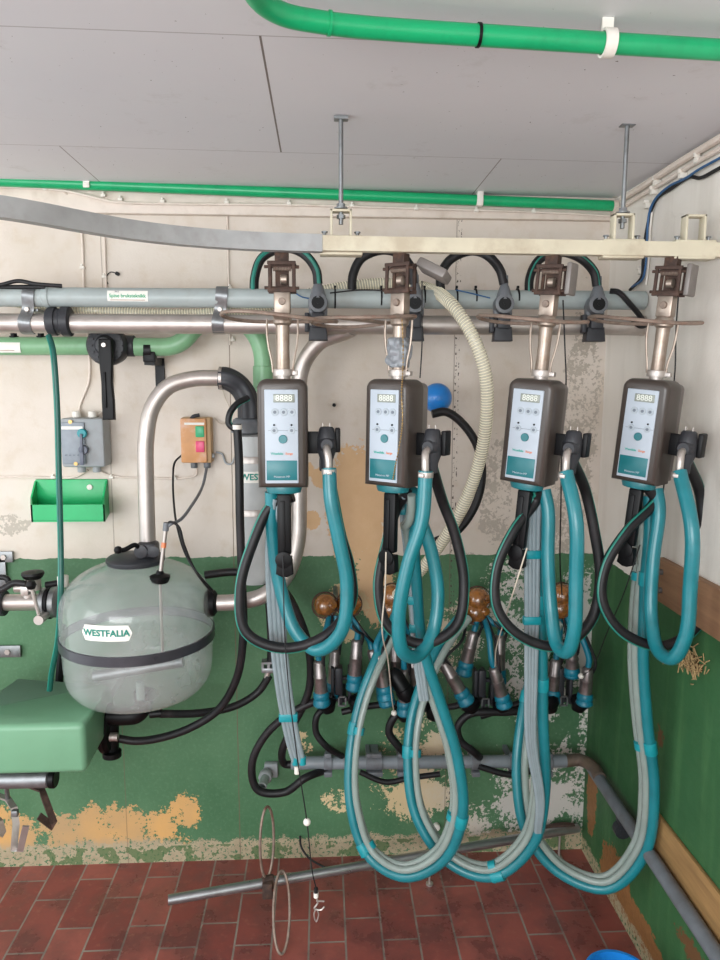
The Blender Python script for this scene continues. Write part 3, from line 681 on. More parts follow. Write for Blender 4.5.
# side valve block
b = bm_(); box(b, (.075, -.004, -.415), (.055, .01, .05), bev=.002); box(b, (.122, .004, -.41), (.012, .03, .055), bev=.003); obj('valve_bracket', b, G['black'], u)
b = bm_(); lathe(b, [(.013, .026), (.017, .022), (.021, 0), (.021, -.03), (.014, -.05), (.014, -.07)], Matrix.Translation((.097, -.012, -.405)), 18)
lathe(b, [(.02, 0), (.021, .012), (.013, .024)], Matrix.Translation((.097, -.012, -.418)) @ Matrix.Rotation(PI/2, 4, 'X'), 18); box(b, (.09, .0, -.465), (.02, .02, .03), bev=.003)
vb = obj('valve_body', b, G['pvc_dark'], u)
b = bm_()
for dx in (-.009, .007): rod(b, (.097+dx, -.012, -.385), (.097+dx, -.012, -.37), .0014, 6)
obj('contact_pins', b, G['steel'], vb)
b = bm_(); tube(b, [(.097, -.022, -.42), (.097, -.042, -.428), (.1, -.05, -.445), (.102, -.05, -.48)], .0085, 12); obj('steel_elbow', b, G['steel'], u)
b = bm_(); lathe(b, [(.0165, -.482), (.017, -.480), (.017, -.472), (.0165, -.47)], Matrix.Translation((.102, -.05, 0)), 18); box(b, (.102, -.068, -.476), (.012, .008, .008), bev=.001); obj('hose_clip', b, G['steel'], u)

UNITS = [((282, 275), 0.0, (0, 0)), ((401, 275), -.62, (0, .015)), ((553, 278), -.68, (0, .075)), ((672, 280), -.82, (0, .085))]
UL = ['control unit hanging from the rail, first from the left and facing straight out', 'control unit with grey tape round its hanger tube and a brass chain', 'control unit hanging on the rail between the taped one and the right wall one', 'control unit hanging on the rail nearest the right wall']
units = []
for i, ((px, py), rz, tl) in enumerate(UNITS):
    o = u if i == 0 else copy_tree(u)
    c = at(px, py, YR)
    o.location = (c.x, YR, ZRL-.017); o.rotation_euler = (tl[0], tl[1], rz); o['label'] = UL[i]
    units.append(o)
for i, (dx, tx, ty) in enumerate(((.0, .0, .05), (-.075, .0, -.05), (-.02, 0, .0), (-.03, 0, .0))):
    for c_ in units[i].children:
        if c_.name.startswith('hose_guide_ring'):
            c_.location = Vector((dx, 0, 0)) if i else Vector((-.0, 0, 0)); c_.rotation_euler = (0, ty, 0); c_.location.x += .142*math.sin(ty)*1.0
bpy.context.view_layer.update()
def ul(i, x, y, z): return units[i].matrix_world @ Vector((x, y, z))
# tape and chain on the second unit
b = bm_(); Mt = units[1].matrix_world
prof = []
for k in range(13):
    z = -.185-.06*k/12; prof.append((.02+.002*math.sin(k*1.9)+.0006*k, z))
prof = [(.019+.009*math.sin(PI*k/24)**.5, -.18-.066*k/24) for k in range(25)]
lathe(b, prof[::-1], Matrix.Identity(4), 36)
for v in b.verts:
    rr = Vector((v.co.x, v.co.y, 0)).normalized(); v.co += rr*(abs(noise.noise(Vector((v.co.x*45, v.co.y*45, v.co.z*38))))*.014-.003)
o = obj('tape_wrap', b, G['foil'], None, (0, 0, 0), 18); o.parent = units[1]
b = bm_(); ch = smooth_path([(.022, -.03, -.135), (.03, -.035, -.2), (.036, -.045, -.26), (.044, -.062, -.3), (.05, -.066, -.36), (.047, -.067, -.4), (.036, -.066, -.455), (.03, -.066, -.49)], 14)
for p in ch[::2]: lathe(b, [(.0001, -.0022), (.0018, -.0012), (.0022, 0), (.0018, .0012), (.0001, .0022)], Matrix.Translation(p), 6)
for p, q in zip(ch, ch[1:]): rod(b, p, q, .0007, 4)
o = obj('chain', b, G['brass'], None, (0, 0, 0)); o.parent = units[1]
# hinged cover of the second trolley
b = bm_(); c = at(436, 272, YR); M = Matrix.Translation(at(434, 271, YR-.01)) @ Matrix.Rotation(.55, 4, 'Y') @ Matrix.Rotation(-.5, 4, 'Z')
box(b, (0, 0, 0), (.075, .05, .022), M, .006); o = obj('trolley_cover', b, G['back'], None, units[1].matrix_world.translation)
o.data.transform(units[1].matrix_world.to_3x3().inverted().to_4x4()); o.parent = units[1]; o.location = (0, 0, 0)
for i in (2, 3):
    b = bm_(); box(b, (.044, .006, -.048), (.012, .045, .07), bev=.004); o = obj('trolley_cover', b, G['back'], None, (0, 0, 0)); o.parent = units[i]

# ------------------------------------------------------------------ hoses of the units
def striped(name, label, pts, r, inner, cat='hose', group='black hoses looping under the control units'):
    path = smooth_path(pts, 8); b = bm_(); sweep(b, path, circ(r, 14)); h = obj(name, b, G['rubber'])
    c0 = sum((Vector(p) for p in pts), Vector())/len(pts)
    b = bm_(); sweep(b, offset_path(path, r*.72, lambda p: Vector((0, -.55, 0))+(p-c0).normalized()*(-1 if inner else 1)), circ(r*.36, 8)); obj('stripe', b, G['stripe'], h)
    return tag(h, label, cat, group)
def A(l): return [at(*p) for p in l]
UN = ['first control unit from the left', 'control unit with the taped hanger', 'third control unit from the left', 'control unit nearest the right wall']
yb = YR+.02
BL = [[ul(0, .02, .0, -.54), (272, 505, yb-.01), (252, 545, yb-.02), (240, 590, yb-.03), (246, 632, yb-.04), (282, 648, yb-.045), (325, 636, yb-.04), (351, 603, yb-.01), (350, 568, yb+.01), (341, 535, yb+.01), (334, 500, yb+.01), ul(0, .095, .0, -.46)],
      [ul(1, .03, .01, -.53), (398, 505, yb), (386, 545, yb-.01), (378, 588, yb-.02), (388, 626, yb-.03), (422, 644, yb-.04), (456, 626, yb-.03), (464, 585, yb-.01), (455, 535, yb), (442, 500, yb-.01), ul(1, .09, .0, -.46)],
      [ul(2, .02, .0, -.53), (536, 500, yb), (514, 530, yb-.02), (497, 568, yb-.03), (497, 608, yb-.04), (520, 636, yb-.05), (560, 646, yb-.05), (590, 622, yb-.03), (600, 580, yb-.01), (594, 530, yb), (585, 490, yb), ul(2, .095, .004, -.45)],
      [ul(3, .02, .0, -.53), (655, 500, yb), (628, 530, yb-.02), (606, 565, yb-.03), (602, 600, yb-.04), (622, 632, yb-.05), (664, 646, yb-.05), (700, 622, yb-.04), (712, 580, yb-.02), (705, 530, yb-.01), (699, 490, yb-.01), ul(3, .095, .004, -.45)]]
TE = [[ul(0, .102, -.05, -.468), (331, 500, YR-.06), (339, 540, YR-.06), (347, 585, YR-.06), (341, 632, YR-.06), (317, 650, YR-.03), (296, 632, YR), (281, 590, YR+.02), (273, 540, YR+.02), ul(0, -.03, .01, -.53)],
      [ul(1, .102, -.05, -.468), (422, 520, YR-.1), (408, 565, YR-.1), (399, 615, YR-.1), (402, 650, YR-.09), (417, 656, YR-.05), (432, 635, YR-.01), (438, 595, YR+.01), (431, 550, YR+.02), (419, 515, YR+.02), ul(1, .04, .02, -.53)],
      [ul(2, .102, -.05, -.468), (576, 520, YR-.12), (576, 580, YR-.12), (574, 632, YR-.12), (567, 652, YR-.1), (557, 645, YR-.06), (551, 610, YR-.02), (548, 560, YR), (548, 510, YR+.01), ul(2, .03, .02, -.53)],
      [ul(3, .102, -.05, -.468), (692, 530, YR-.14), (690, 590, YR-.14), (686, 635, YR-.14), (673, 658, YR-.12), (658, 650, YR-.07), (651, 615, YR-.02), (653, 560, YR), (659, 510, YR+.01), ul(3, .03, .02, -.53)]]
def cv(l): return [p if isinstance(p, Vector) else at(*p) for p in l]
for i in range(4):
    striped('pulse_hose', 'black green-striped hose looping under the '+UN[i], cv(BL[i]), .0125, False)
    b = bm_(); tube(b, cv(TE[i]), .0158, 16, 8)
    tag(obj('milk_hose', b, G['teal']), 'thick teal hose looping from side valve up under the '+UN[i], 'hose', 'teal hoses looping under the control units')

def bundle(label, pts, teal_side, ties, clear_r=.0095, nclear=2, teal=True, spread=None, teal_path=None):
    """long milk hose with clear twin tubes beside it and teal clips"""
    path = smooth_path(cv(pts), 8); t = thing('hose_bundle', label, 'hose bundle', path[0], 'hose bundles hanging down to the clusters')
    cen = sum(path, Vector())/len(path)
    side = lambda p: (p-cen)
    if teal:
        b = bm_(); tp_ = offset_path(path, .0135, side) ; sweep(b, tp_, circ(.0142, 14)); obj('milk_hose', b, G['teal'], t)
    for k in range(nclear):
        b = bm_(); base = offset_path(path, .0115 if k == 0 else .014, lambda p: -side(p))
        if nclear > 1 and teal: base = [p+Vector((0, -.009 if k == 0 else .009, 0)) for p in base]
        sweep(b, base, circ(clear_r, 12)); obj('clear_tube', b, G['clear'], t)
    for f in ties:
        i = int(f*(len(path)-2)); T = (path[i+1]-path[i]).normalized(); b = bm_()
        M, L = axis_m(path[i]-T*.016, path[i]+T*.016)
        tt = offset_path(path, .0135, side)[i]; M, L = axis_m(tt-T*.017, tt+T*.017); lathe(b, [(.0165, 0), (.017, .002), (.017, L-.002), (.0165, L)], M, 16)
        cc = offset_path(path, .0125, lambda p: -side(p))[i]; M, L = axis_m(cc-T*.01, cc+T*.01); lathe(b, [(.016, 0), (.016, L)], M, 14)
        obj('joining_clip', b, G['teal_clip'], t)
    return t
yc = -.17
# unit 2 -> cluster 2
bundle('teal and clear hose loop below the taped control unit, leftmost of three low loops',
       [ul(1, .03, .02, -.53), (410, 530, YR+.04), (414, 590, YR+.06), (420, 650, YR+.07), (436, 700, YR+.08), (453, 755, YR+.09), (458, 812, YR+.1), (440, 856, YR+.13), (403, 872, YR+.17), (370, 852, -.42), (354, 805, -.38), (353, 755, -.34), (362, 705, -.3), (378, 662, -.26), (393, 630, -.2), (398, 612, yc)], 1, (.42, .62, .78))
bundle('teal and clear hose loop falling from the third control unit, middle of three low loops',
       [ul(2, .0, .02, -.55), (534, 540, YR+.06), (535, 600, YR+.06), (537, 660, YR+.07), (538, 720, YR+.08), (540, 790, YR+.1), (528, 842, YR+.12), (490, 872, YR+.15), (450, 858, -.45), (420, 815, -.4), (412, 765, -.36), (416, 715, -.32), (432, 668, -.27), (450, 635, -.21), (466, 616, yc)], 1, (.15, .25, .5, .74))
bundle('teal and clear hose loop falling beside the right wall, rightmost of three low loops',
       [ul(3, .0, .02, -.55), (644, 540, YR+.05), (640, 600, YR+.05), (638, 660, YR+.06), (642, 720, YR+.07), (649, 790, YR+.08), (640, 850, YR+.1), (605, 884, YR+.14), (560, 868, -.46), (530, 830, -.42), (521, 780, -.38), (524, 730, -.34), (534, 680, -.28), (547, 640, -.22), (556, 622, yc)], 1, (.12, .32, .84))
# flat clear ribbons (four bonded tubes)
def ribbon(label, pts, w0, w1, ties, m='clear_blue', n=4):
    path = smooth_path(cv(pts), 8); t = thing('tube_ribbon', label, 'tube', path[0], 'flat clear tube ribbons'); N = len(path)
    for k in range(n):
        b = bm_(); pp = [p+Vector(((k-(n-1)/2)*(w0+(w1-w0)*i/(N-1)), 0, 0)) for i, p in enumerate(path)]
        sweep(b, pp, circ(.0066, 10)); obj('clear_tube', b, G[m], t)
    for f in ties:
        i = int(f*(N-1)); b = bm_(); w = (w0+(w1-w0)*f)*(n-1)+.02; box(b, path[i], (w, .018, .022), bev=.004); obj('joining_clip', b, G['teal_clip'], t)
    return t
r1 = ribbon('flat clear tubes hanging straight down below the first control unit', [ul(0, -.004, .0, -.545), (275, 540, YR+.02), (277, 620, YR+.03), (284, 690, YR+.05), (293, 740, YR+.07), (299, 762, YR+.08)], .0115, .008, (.72,))
b = bm_()
for dx in (-.009, .009): p = at(299, 760, YR+.08)+Vector((dx, 0, 0)); rod(b, p+Vector((0, 0, .01)), p-Vector((0, 0, .012)), .009, 12, .001)
obj('teal_nozzle', b, G['teal_clip'], r1); b = bm_(); p = at(297, 766, YR+.08); rod(b, p, p-Vector((0, 0, .02)), .007, 12); obj('white_nozzle', b, G['white'], r1)
ribbon('flat clear tubes hanging beside the taped unit teal hoses', [ul(1, .03, .01, -.54), (406, 510, YR+.05), (409, 545, YR+.05), (415, 600, YR+.05), (418, 655, YR+.06), (424, 700, YR+.07)], .0105, .007, (.22, .62, .72), n=3)
ribbon('flat clear tubes hanging straight down below the third control unit', [ul(2, .01, .0, -.545), (532, 530, YR+.03), (532, 600, YR+.03), (531, 680, YR+.04), (531, 740, YR+.05), (540, 800, YR+.07), (538, 832, YR+.09)], .0112, .003, (.24, .38))

# pull cords
def pull(label, pts, r, m, ball=None, end=False):
    pts = cv(pts); t = thing('pull_cord', label, 'cord', pts[0], 'pull cords'); b = bm_(); tube(b, pts, r, 6, 6); obj('cord', b, G[m], t)
    if ball:
        p = at(*ball); b = bm_(); lathe(b, [(.0001, -.009)]+[(.009*math.cos(a), .009*math.sin(a)) for a in [i*PI/8 for i in range(-3, 4)]]+[(.0001, .009)], Matrix.Translation(p), 14); obj('ball', b, G['white'], t)
    if end:
        p = pts[-1]; b = bm_(); rod(b, p, p-Vector((0, 0, .012)), .005, 8); obj('knot', b, G['blackcord'], t); b = bm_(); rod(b, p-Vector((0, 0, .012)), p-Vector((0, 0, .024)), .006, 10); obj('ferrule', b, G['white'], t)
        b = bm_(); q = p-Vector((0, 0, .024)); tube(b, [q, q+Vector((.004, 0, -.015)), q+Vector((-.004, 0, -.03)), q+Vector((.012, 0, -.034)), q+Vector((.02, 0, -.026))], .0022, 6); tube(b, [q+Vector((0, 0, -.01)), q+Vector((.02, 0, -.012))], .002, 6)
        tube(b, [q+Vector((0, 0, -.03)), q+Vector((.006, 0, -.045)), q+Vector((0, 0, -.065)), q+Vector((-.005, 0, -.045)), q+Vector((0, 0, -.03))], .0018, 6); obj('snap_hook', b, G['steel'], t)
    return t
pull('long black pull cord with white ball and metal hook near the floor', [(283, 556, YR-.05), (285, 640, YR-.055), (290, 700, YR-.055), (299, 770, YR-.055), (307, 822, YR-.055), (312, 870, YR-.055), (316, 888, YR-.055)], .0016, 'blackcord', (307, 822, YR-.055), True)
pull('beige pull cord hanging from the taped unit handle', [(386, 552, YR-.05), (385, 590, YR-.06), (382, 625, YR-.06), (388, 660, -.5), (392, 700, -.3), (394, 712, -.22)], .0018, 'cord', (394, 713, -.22))
pull('beige pull cord running from the third unit handle to a cup', [(527, 548, YR-.05), (514, 590, YR-.04), (503, 625, -.45), (496, 650, -.3), (495, 668, -.2)], .0018, 'cord', (495, 668, -.2))
pull('black cord slanting left below the control unit nearest the right wall', [(640, 545, YR-.05), (625, 590, YR), (608, 630, -.5), (592, 668, -.3), (582, 676, -.22)], .0014, 'blackcord', (581, 676, -.22))
cable('hanging_string', 'thin black cord dropping behind the third control unit to a knot', [at(563, 300, YR+.05), at(565, 350, YR+.06), at(566, 385, YR+.06), at(562, 430, YR+.04), at(561, 500, YR+.05), at(560, 560, -.5), at(562, 595, -.3)], .0018, G['blackcord'], 'cord')
cable('hanging_string', 'thin black cord dropping behind the right wall control unit', [at(679, 288, YR+.05), at(676, 330, YR+.06), at(675, 370, YR+.06), at(668, 440, YR+.05), at(661, 520, YR+.06), at(657, 590, YR+.06)], .0018, G['blackcord'], 'cord')
cable('hanging_string', 'thin black cord dropping beside the taped hanger tube', [at(422, 281, YR), at(422, 320, YR+.01), at(422, 345, YR+.01), at(420, 378, YR+.01)], .0015, G['blackcord'], 'cord')
# ------------------------------------------------------------------ milking clusters on the wall
def teat_cup(t, top, bot, src, rs=.0195):
    """steel shell, teal rubber mouth at the lower end, short tube back to the claw"""
    top, bot = Vector(top), Vector(bot); M, L = axis_m(top, bot); b = bm_()
    l1 = L*.72
    lathe(b, [(rs*.55, -.004), (rs*.8, 0), (rs*.92, .006), (rs*.93, l1*.43), (rs*1.02, l1*.45), (rs*1.02, l1*.5), (rs*.98, l1*.52), (rs*1.06, l1)], M, 20)
    sh = obj('teat_cup', b, G['cup'], t)
    b = bm_(); lathe(b, [(rs*1.05, l1-.006), (rs*1.22, l1-.002), (rs*1.28, l1+.01), (rs*1.14, l1+.016), (rs*1.3, l1+.022), (rs*1.36, L-.006), (rs*1.1, L), (rs*.6, L-.002), (rs*.5, L-.02)], M, 20, False); obj('rubber_mouth', b, G['teal_cap'], sh)
    b = bm_(); d = (top-bot).normalized(); tube(b, [Vector(src), Vector(src)*.6+top*.4+Vector((0, -.02, .01)), top+d*.03, top+d*.0], .0095, 12); obj('short_milk_tube', b, G['teal_cap'], sh)
    s2 = Vector(src)+Vector((.008, -.006, 0)); b = bm_(); tube(b, [s2, s2*.55+top*.45+Vector((.012, -.03, 0)), top+d*.02+Vector((.016, -.016, 0)), top+d*-.012+Vector((.014, -.008, 0))], .0045, 8); obj('pulse_tube', b, G['rubber'], sh)
def claw(label, px, py, cups, y=-.12, two=False):
    c = at(px, py, y); t = thing('milking_cluster', label, 'milking cluster', c, 'milking clusters on the back wall'); b = bm_()
    offs = [(-.034, 0), (.04, .002)] if two else [(.004, .022), (-.002, -.018)]
    for dx, dz in offs:
        M = Matrix.Translation(c+Vector((dx, 0, dz))) @ Matrix.Rotation(PI/2*.8, 4, 'X') @ Matrix.Scale(1.3, 4)
        lathe(b, [(.0001, .036), (.012, .035), (.022, .028), (.028, .014), (.03, 0), (.026, -.012), (.012, -.02)], M, 22)
        lathe(b, [(.01, .03), (.011, .04), (.008, .044), (.0001, .045)], M @ Matrix.Rotation(.5, 4, 'Y'), 14)
    cb = obj('claw_bowl', b, G['amber'], t)
    b = bm_()
    for dx, dz in offs:
        M = Matrix.Translation(c+Vector((dx, 0, dz))) @ Matrix.Rotation(PI/2*.8, 4, 'X') @ Matrix.Scale(1.3, 4); lathe(b, [(.029, -.003), (.0325, -.002), (.0325, .003), (.029, .004)], M, 22)
    obj('claw_ring', b, G['rust'], t)
    b = bm_(); rod(b, (c.x, c.y, c.z+.01), (c.x, -.0, c.z+.02), .008, 10); obj('wall_hook', b, G['dull_steel'], t)
    for (a, q, ya, yq) in cups:
        teat_cup(t, at(a[0], a[1], ya), at(q[0], q[1], yq), c+Vector(((a[0]-px)*.0012, -.01, -.03)))
    return t
claw('milking cluster with two amber bowls hanging left, behind the first loop of teal hose', 336, 605, [((319, 661), (322, 706), -.2, -.2), ((357, 640), (354, 690), -.15, -.15), ((335, 650), (333, 697), -.09, -.09), ((372, 650), (388, 706), -.13, -.16)], two=True)
claw('milking cluster hanging behind the taped unit hoses, its amber bowl half hidden', 391, 603, [((378, 655), (386, 700), -.24, -.25), ((395, 645), (396, 688), -.1, -.1), ((412, 648), (414, 700), -.12, -.12), ((404, 670), (405, 715), -.17, -.17)])
claw('milking cluster with a clearly seen amber bowl between second and third units', 476, 606, [((443, 662), (468, 704), -.2, -.22), ((474, 632), (463, 675), -.13, -.13), ((494, 668), (505, 707), -.2, -.2), ((500, 636), (498, 684), -.11, -.11)])
claw('milking cluster hanging nearest the right wall corner', 560, 602, [((572, 650), (572, 677), -.15, -.15), ((588, 668), (584, 705), -.2, -.2), ((556, 660), (552, 703), -.12, -.12), ((541, 655), (540, 700), -.1, -.1)])
# washing manifold brackets (dark jetter racks)
def jetter(label, px, py):
    c = at(px, py, -.11); t = thing('washing_rack', label, 'wash rack', c, 'washing racks under the clusters'); b = bm_()
    for dx in (-.03, -.004, .024): box(b, c+Vector((dx, 0, .012)), (.011, .04, .12), bev=.003)
    box(b, c+Vector((-.012, -.014, .03)), (.022, .022, .09), bev=.006)
    for dz in (-.04, .03): box(b, c+Vector((0, .01, dz)), (.07, .02, .01), bev=.002)
    box(b, c+Vector((0, .055, -.04)), (.03, .12, .014), bev=.002); obj('frame', b, G['pvc_dark'], t)
    b = bm_(); d = c+Vector((0, -.022, -.034))
    for dx in (-.011, .011): box(b, d+Vector((dx, 0, 0)), (.004, .006, .034))
    for dz in (-.015, .015): box(b, d+Vector((0, 0, dz)), (.026, .006, .004))
    obj('wire_buckle', b, G['dull_steel'], t)
    for dx in (-.05, .05):
        b = bm_(); lathe(b, [(.018, -.03), (.026, -.012), (.031, -.006), (.031, .01), (.02, .02)], Matrix.Translation(c+Vector((dx, -.03, -.035))) @ Matrix.Rotation(.3*(1 if dx > 0 else -1), 4, 'Y'), 18); obj('jetter_cup', b, G['black'], t)
jetter('black washing rack below the leftmost cluster with a wire buckle', 342, 688)
jetter('black washing rack below the half hidden second cluster', 418, 696)
jetter('black washing rack below the third cluster from the left', 484, 690)
jetter('black washing rack below the cluster nearest right wall corner', 562, 688)
# black fitting between second and third cluster
b = bm_(); M, L = axis_m(at(393, 672, -.2), at(410, 700, -.22)); lathe(b, [(.012, -.01), (.019, 0), (.025, .012), (.025, L*.6), (.028, L*.62), (.028, L*.8), (.017, L)], M, 20)
tag(obj('black_coupling', b, G['black']), 'black tapered hose coupling beside the second cluster', 'coupling')

# lower washing pipe and its hoses
YL = -.1
wp = thing('wash_pipe', 'grey horizontal washing pipe low on the back wall', 'pipe', at(440, 762, YL)); b = bm_()
rod(b, at(291, 763, YL), at(566, 761, YL), 6.8*mpp(YL), 24, .002); obj('pipe', b, mat('wash_pipe_grey', '#7b8287', .4, 0, .08, 20, dirt='#6a655e', dirt_amt=.4), wp)
for px, w in ((328, 9), (369, 7), (376, 14), (401, 9), (475, 9), (512, 8), (548, 8)):
    p = at(px, 762, YL); b = bm_(); h = w*mpp(YL)/2; rod(b, p-Vector((h, 0, 0)), p+Vector((h, 0, 0)), 8.3*mpp(YL), 20, .002); box(b, p+Vector((0, -.01, .03)), (h*1.6, .02, .014), bev=.002); box(b, p+Vector((0, -.01, -.032)), (h*1.9, .028, .016), bev=.002)
    box(b, (p.x, YL/2+.01, p.z), (h*1.2, -YL-.0, .016)); obj('clamp', b, G['pvc_mid'], wp)
yl2 = YL-.05
HB = [('black hose looping round the white wall stub at lower left', [(332, 696, -.14), (300, 708, yl2), (268, 732, yl2), (252, 764, yl2), (258, 790, yl2), (285, 792, yl2), (305, 778, yl2), (326, 770, YL)], .0125),
      ('black hose dropping from first unit to the left end of the washing pipe', [(283, 590, -.22), (298, 615, -.2), (309, 650, -.17), (309, 690, -.15), (292, 728, -.14), (282, 752, -.13), (285, 764, YL), (297, 764, YL)], .0125),
      ('short black hose curving down to the washing pipe under the first cluster', [(334, 704, -.13), (318, 714, yl2), (316, 732, yl2), (326, 746, yl2), (342, 756, YL)], .0105),
      ('black hose crossing level beneath the first two clusters', [(342, 712, -.12), (370, 706, -.13), (400, 704, -.13), (430, 707, -.12), (455, 706, -.12), (470, 700, -.12)], .0105),
      ('short black hose curving down to the washing pipe under the second cluster', [(412, 706, -.14), (395, 716, yl2), (389, 732, yl2), (400, 748, yl2), (410, 758, YL)], .0125),
      ('short black hose curving down to the washing pipe under the third cluster', [(548, 708, -.14), (510, 712, yl2), (470, 714, yl2), (458, 726, yl2), (460, 740, yl2), (474, 752, yl2), (480, 758, YL)], .012),
      ('black hose running behind the middle low loop toward the corner', [(480, 716, -.12), (505, 708, -.12), (530, 700, -.12), (550, 690, -.12)], .012),
      ('black hose sagging just under the washing pipe in the middle', [(360, 772, -.12), (385, 782, -.13), (410, 778, -.13), (440, 774, -.13)], .009),
      ('black hose sagging under the washing pipe near the corner', [(478, 766, -.12), (505, 774, -.13), (522, 774, -.13), (540, 766, -.12)], .01)]
for lab, pts, r in HB:
    b = bm_(); tube(b, A(pts), r, 12, 8); tag(obj('rubber_hose', b, G['rubber']), lab, 'hose', 'black rubber hoses around the washing pipe')
# white wall stub with bracket
st = thing('pipe_stub', 'short white pipe stub sticking out of the lower green wall', 'pipe', at(263, 772, 0)); b = bm_()
p = at(268, 769, 0); q = at(262, 787, -.12); M, L = axis_m(p, q); lathe(b, [(.015, 0), (.015, L), (.011, L), (.011, L-.03), (.0001, L-.03)], M, 20, False); obj('pipe', b, G['pvc'], st)
b = bm_(); lathe(b, [(.02, L*.3), (.023, L*.33), (.023, L*.5), (.02, L*.53)], M, 10); box(b, (p.x+.012, -.012, p.z+.005), (.045, .024, .05), bev=.005); obj('clamp', b, G['box_grey'], st)
# rusty elbow and grey pipe on the right wall
b = bm_(); ex = XR-.035
c1 = at(566, 761, YL); pts = [c1-Vector((.01, 0, 0)), c1, at(580, 760, YL), atx(594, 768, ex), atx(600, 778, ex)]
tube(b, pts, .02, 18, 8); dp = thing('drain_pipe', 'grey pipe sloping down along the right wall from a rusty elbow', 'pipe', c1); obj('rusty_elbow', b, mat('dirty_elbow', '#5e5148', .6, .1, .2, 40, dirt='#7c6854', dirt_amt=.7), dp)
b = bm_(); rod(b, atx(592, 768, ex), atx(770, 1035, ex), .019, 22); obj('pipe', b, G['pvc_mid'], dp)
b = bm_(); p = atx(622, 829, ex); d = (atx(770, 1035, ex)-atx(592, 768, ex)).normalized()
rod(b, p-d*.012, p+d*.012, .025, 12); box(b, p+Vector((0, 0, .035)), (.03, .03, .03), bev=.003); box(b, p+Vector((.015, 0, -.005)), (.05, .03, .02)); obj('clamp', b, G['pvc_dark'], dp)

# ------------------------------------------------------------------ right wall timbers
def rboard(name, label, quad, thick, m, bolts=()):
    b = bm_(); P = [atx(px, py, XR-thick) for px, py in quad]
    zt = (P[0].z+P[1].z)/2; zb = (P[2].z+P[3].z)/2; y0 = (P[0].y+P[3].y)/2
    box(b, (XR-thick/2, (y0-1.7)/2, (zt+zb)/2), (thick, abs(-1.7-y0), zt-zb), bev=.003)
    t = thing(name, label, 'board', (XR-thick/2, y0, zb)); obj('plank', b, m, t)
    for px, py in bolts:
        b = bm_(); q = atx(px, py, XR-thick); rod(b, q+Vector((.003, 0, 0)), q-Vector((.009, 0, 0)), .008, 10); obj('bolt', b, G['dull_steel'], t)
rboard('wall_board', 'brown board screwed to the right wall where white meets green', [(655, 557), (720, 590), (713, 636), (655, 601)], .022, G['board'], [(662, 572), (661, 590)])
rboard('timber_rail', 'pale rough timber rail low on right wall behind the drain pipe', [(637, 791), (720, 893), (720, 948), (637, 850)], .012, G['timber'])
b = bm_(); c = atx(693, 660, XR)
for k in range(160):
    a = random.random()*2*PI; rr = random.gauss(0, .03); p = c+Vector((-random.random()*.03, rr*math.cos(a)*1.2, rr*math.sin(a)*.8)); d = Vector((random.uniform(-.3, .3), random.uniform(-1, 1), random.uniform(-1, 1))).normalized()*random.uniform(.008, .018)
    if p.x-abs(d.x) > XR-.002: p.x = XR-.006
    rod(b, p-d, p+d, .0014, 4)
tag(obj('straw_nest', b, mat('dry_straw', '#a58a60', .85, 0, .3, 60)), 'clump of dry straw stuck on the green right wall', 'nest')

# ------------------------------------------------------------------ receiver jar
YJ = -.3; mj = mpp(YJ); jc = at(137, 628, YJ); R = .208
jar = thing('receiver_jar', 'large clear plastic receiver jar with black band at left', 'receiver jar', (jc.x, YJ, jc.z-.2)); 
def jy(py): return at(137, py, YJ).z
zb_ = jy(634)
pf = [(.0001, -.182), (.06, -.18), (.13, -.172), (.175, -.158), (.202, -.125), (.21, -.08), (.212, -.04), (.2155, 0), (.2155, .075), (.212, .11), (.198, .14), (.165, .172), (.12, .195), (.08, .207), (.066, .212)]
def spline_prof(pf, n=4):
    return [(v.x, v.z) for v in smooth_path([(r, 0, z) for r, z in pf], n)]
MJ = Matrix.Translation((jc.x+.004, YJ, zb_)) @ Matrix.Diagonal((.963, .963, 1, 1))
jl = bpy.data.objects.new('tmp', None)
b = bm_(); full = spline_prof(pf); 
lathe(b, full, MJ, 64, False)
jb = obj('jar_body', b, G['jar'], jar); jb.data.materials[0] = G['jar']
b = bm_(); lathe(b, [(.214, -.014), (.2195, -.013), (.2195, .013), (.214, .014)], MJ, 64, False); obj('black_band', b, mat('black_band_rubber', '#3a3a40', .3), jar)
b = bm_(); ml = MJ @ Matrix.Translation((0, 0, .214)); lathe(b, [(.06, -.012), (.078, -.008), (.083, 0), (.083, .006), (.076, .012), (.04, .018), (.0001, .02)], ml, 40); obj('lid', b, G['pvc_dark'], jar)
# label with lettering, bent on the jar
RJ = .2085; la = -.12; lz = jy(608)-zb_
b = bm_(); rows = []; hwl = .066; hh = .021
for i in range(17):
    u_ = -hwl+2*hwl*i/16; k = min(1, (hwl-abs(u_))/.012); h2 = hh*(1-(1-math.sqrt(max(0, 1-(1-k)**2)))*.9)
    a = la+u_/RJ; rows.append([b.verts.new((jc.x+RJ*math.sin(a), YJ-RJ*math.cos(a), zb_+lz+s*h2)) for s in (-1, 1)])
for i in range(16): b.faces.new((rows[i][0], rows[i+1][0], rows[i+1][1], rows[i][1]))
jlab = obj('label', b, G['label'], jar)
def on_jar(v): a = la+v.x/RJ; return Vector(((RJ+.0012)*math.sin(a), -(RJ+.0012)*math.cos(a), v.y))
b = bm_(); text(b, 'WESTFALIA', .0235, Matrix.Translation((jc.x, YJ, zb_+lz)), on_jar, bold=.0007); obj('lettering', b, G['teal_logo'], jlab)
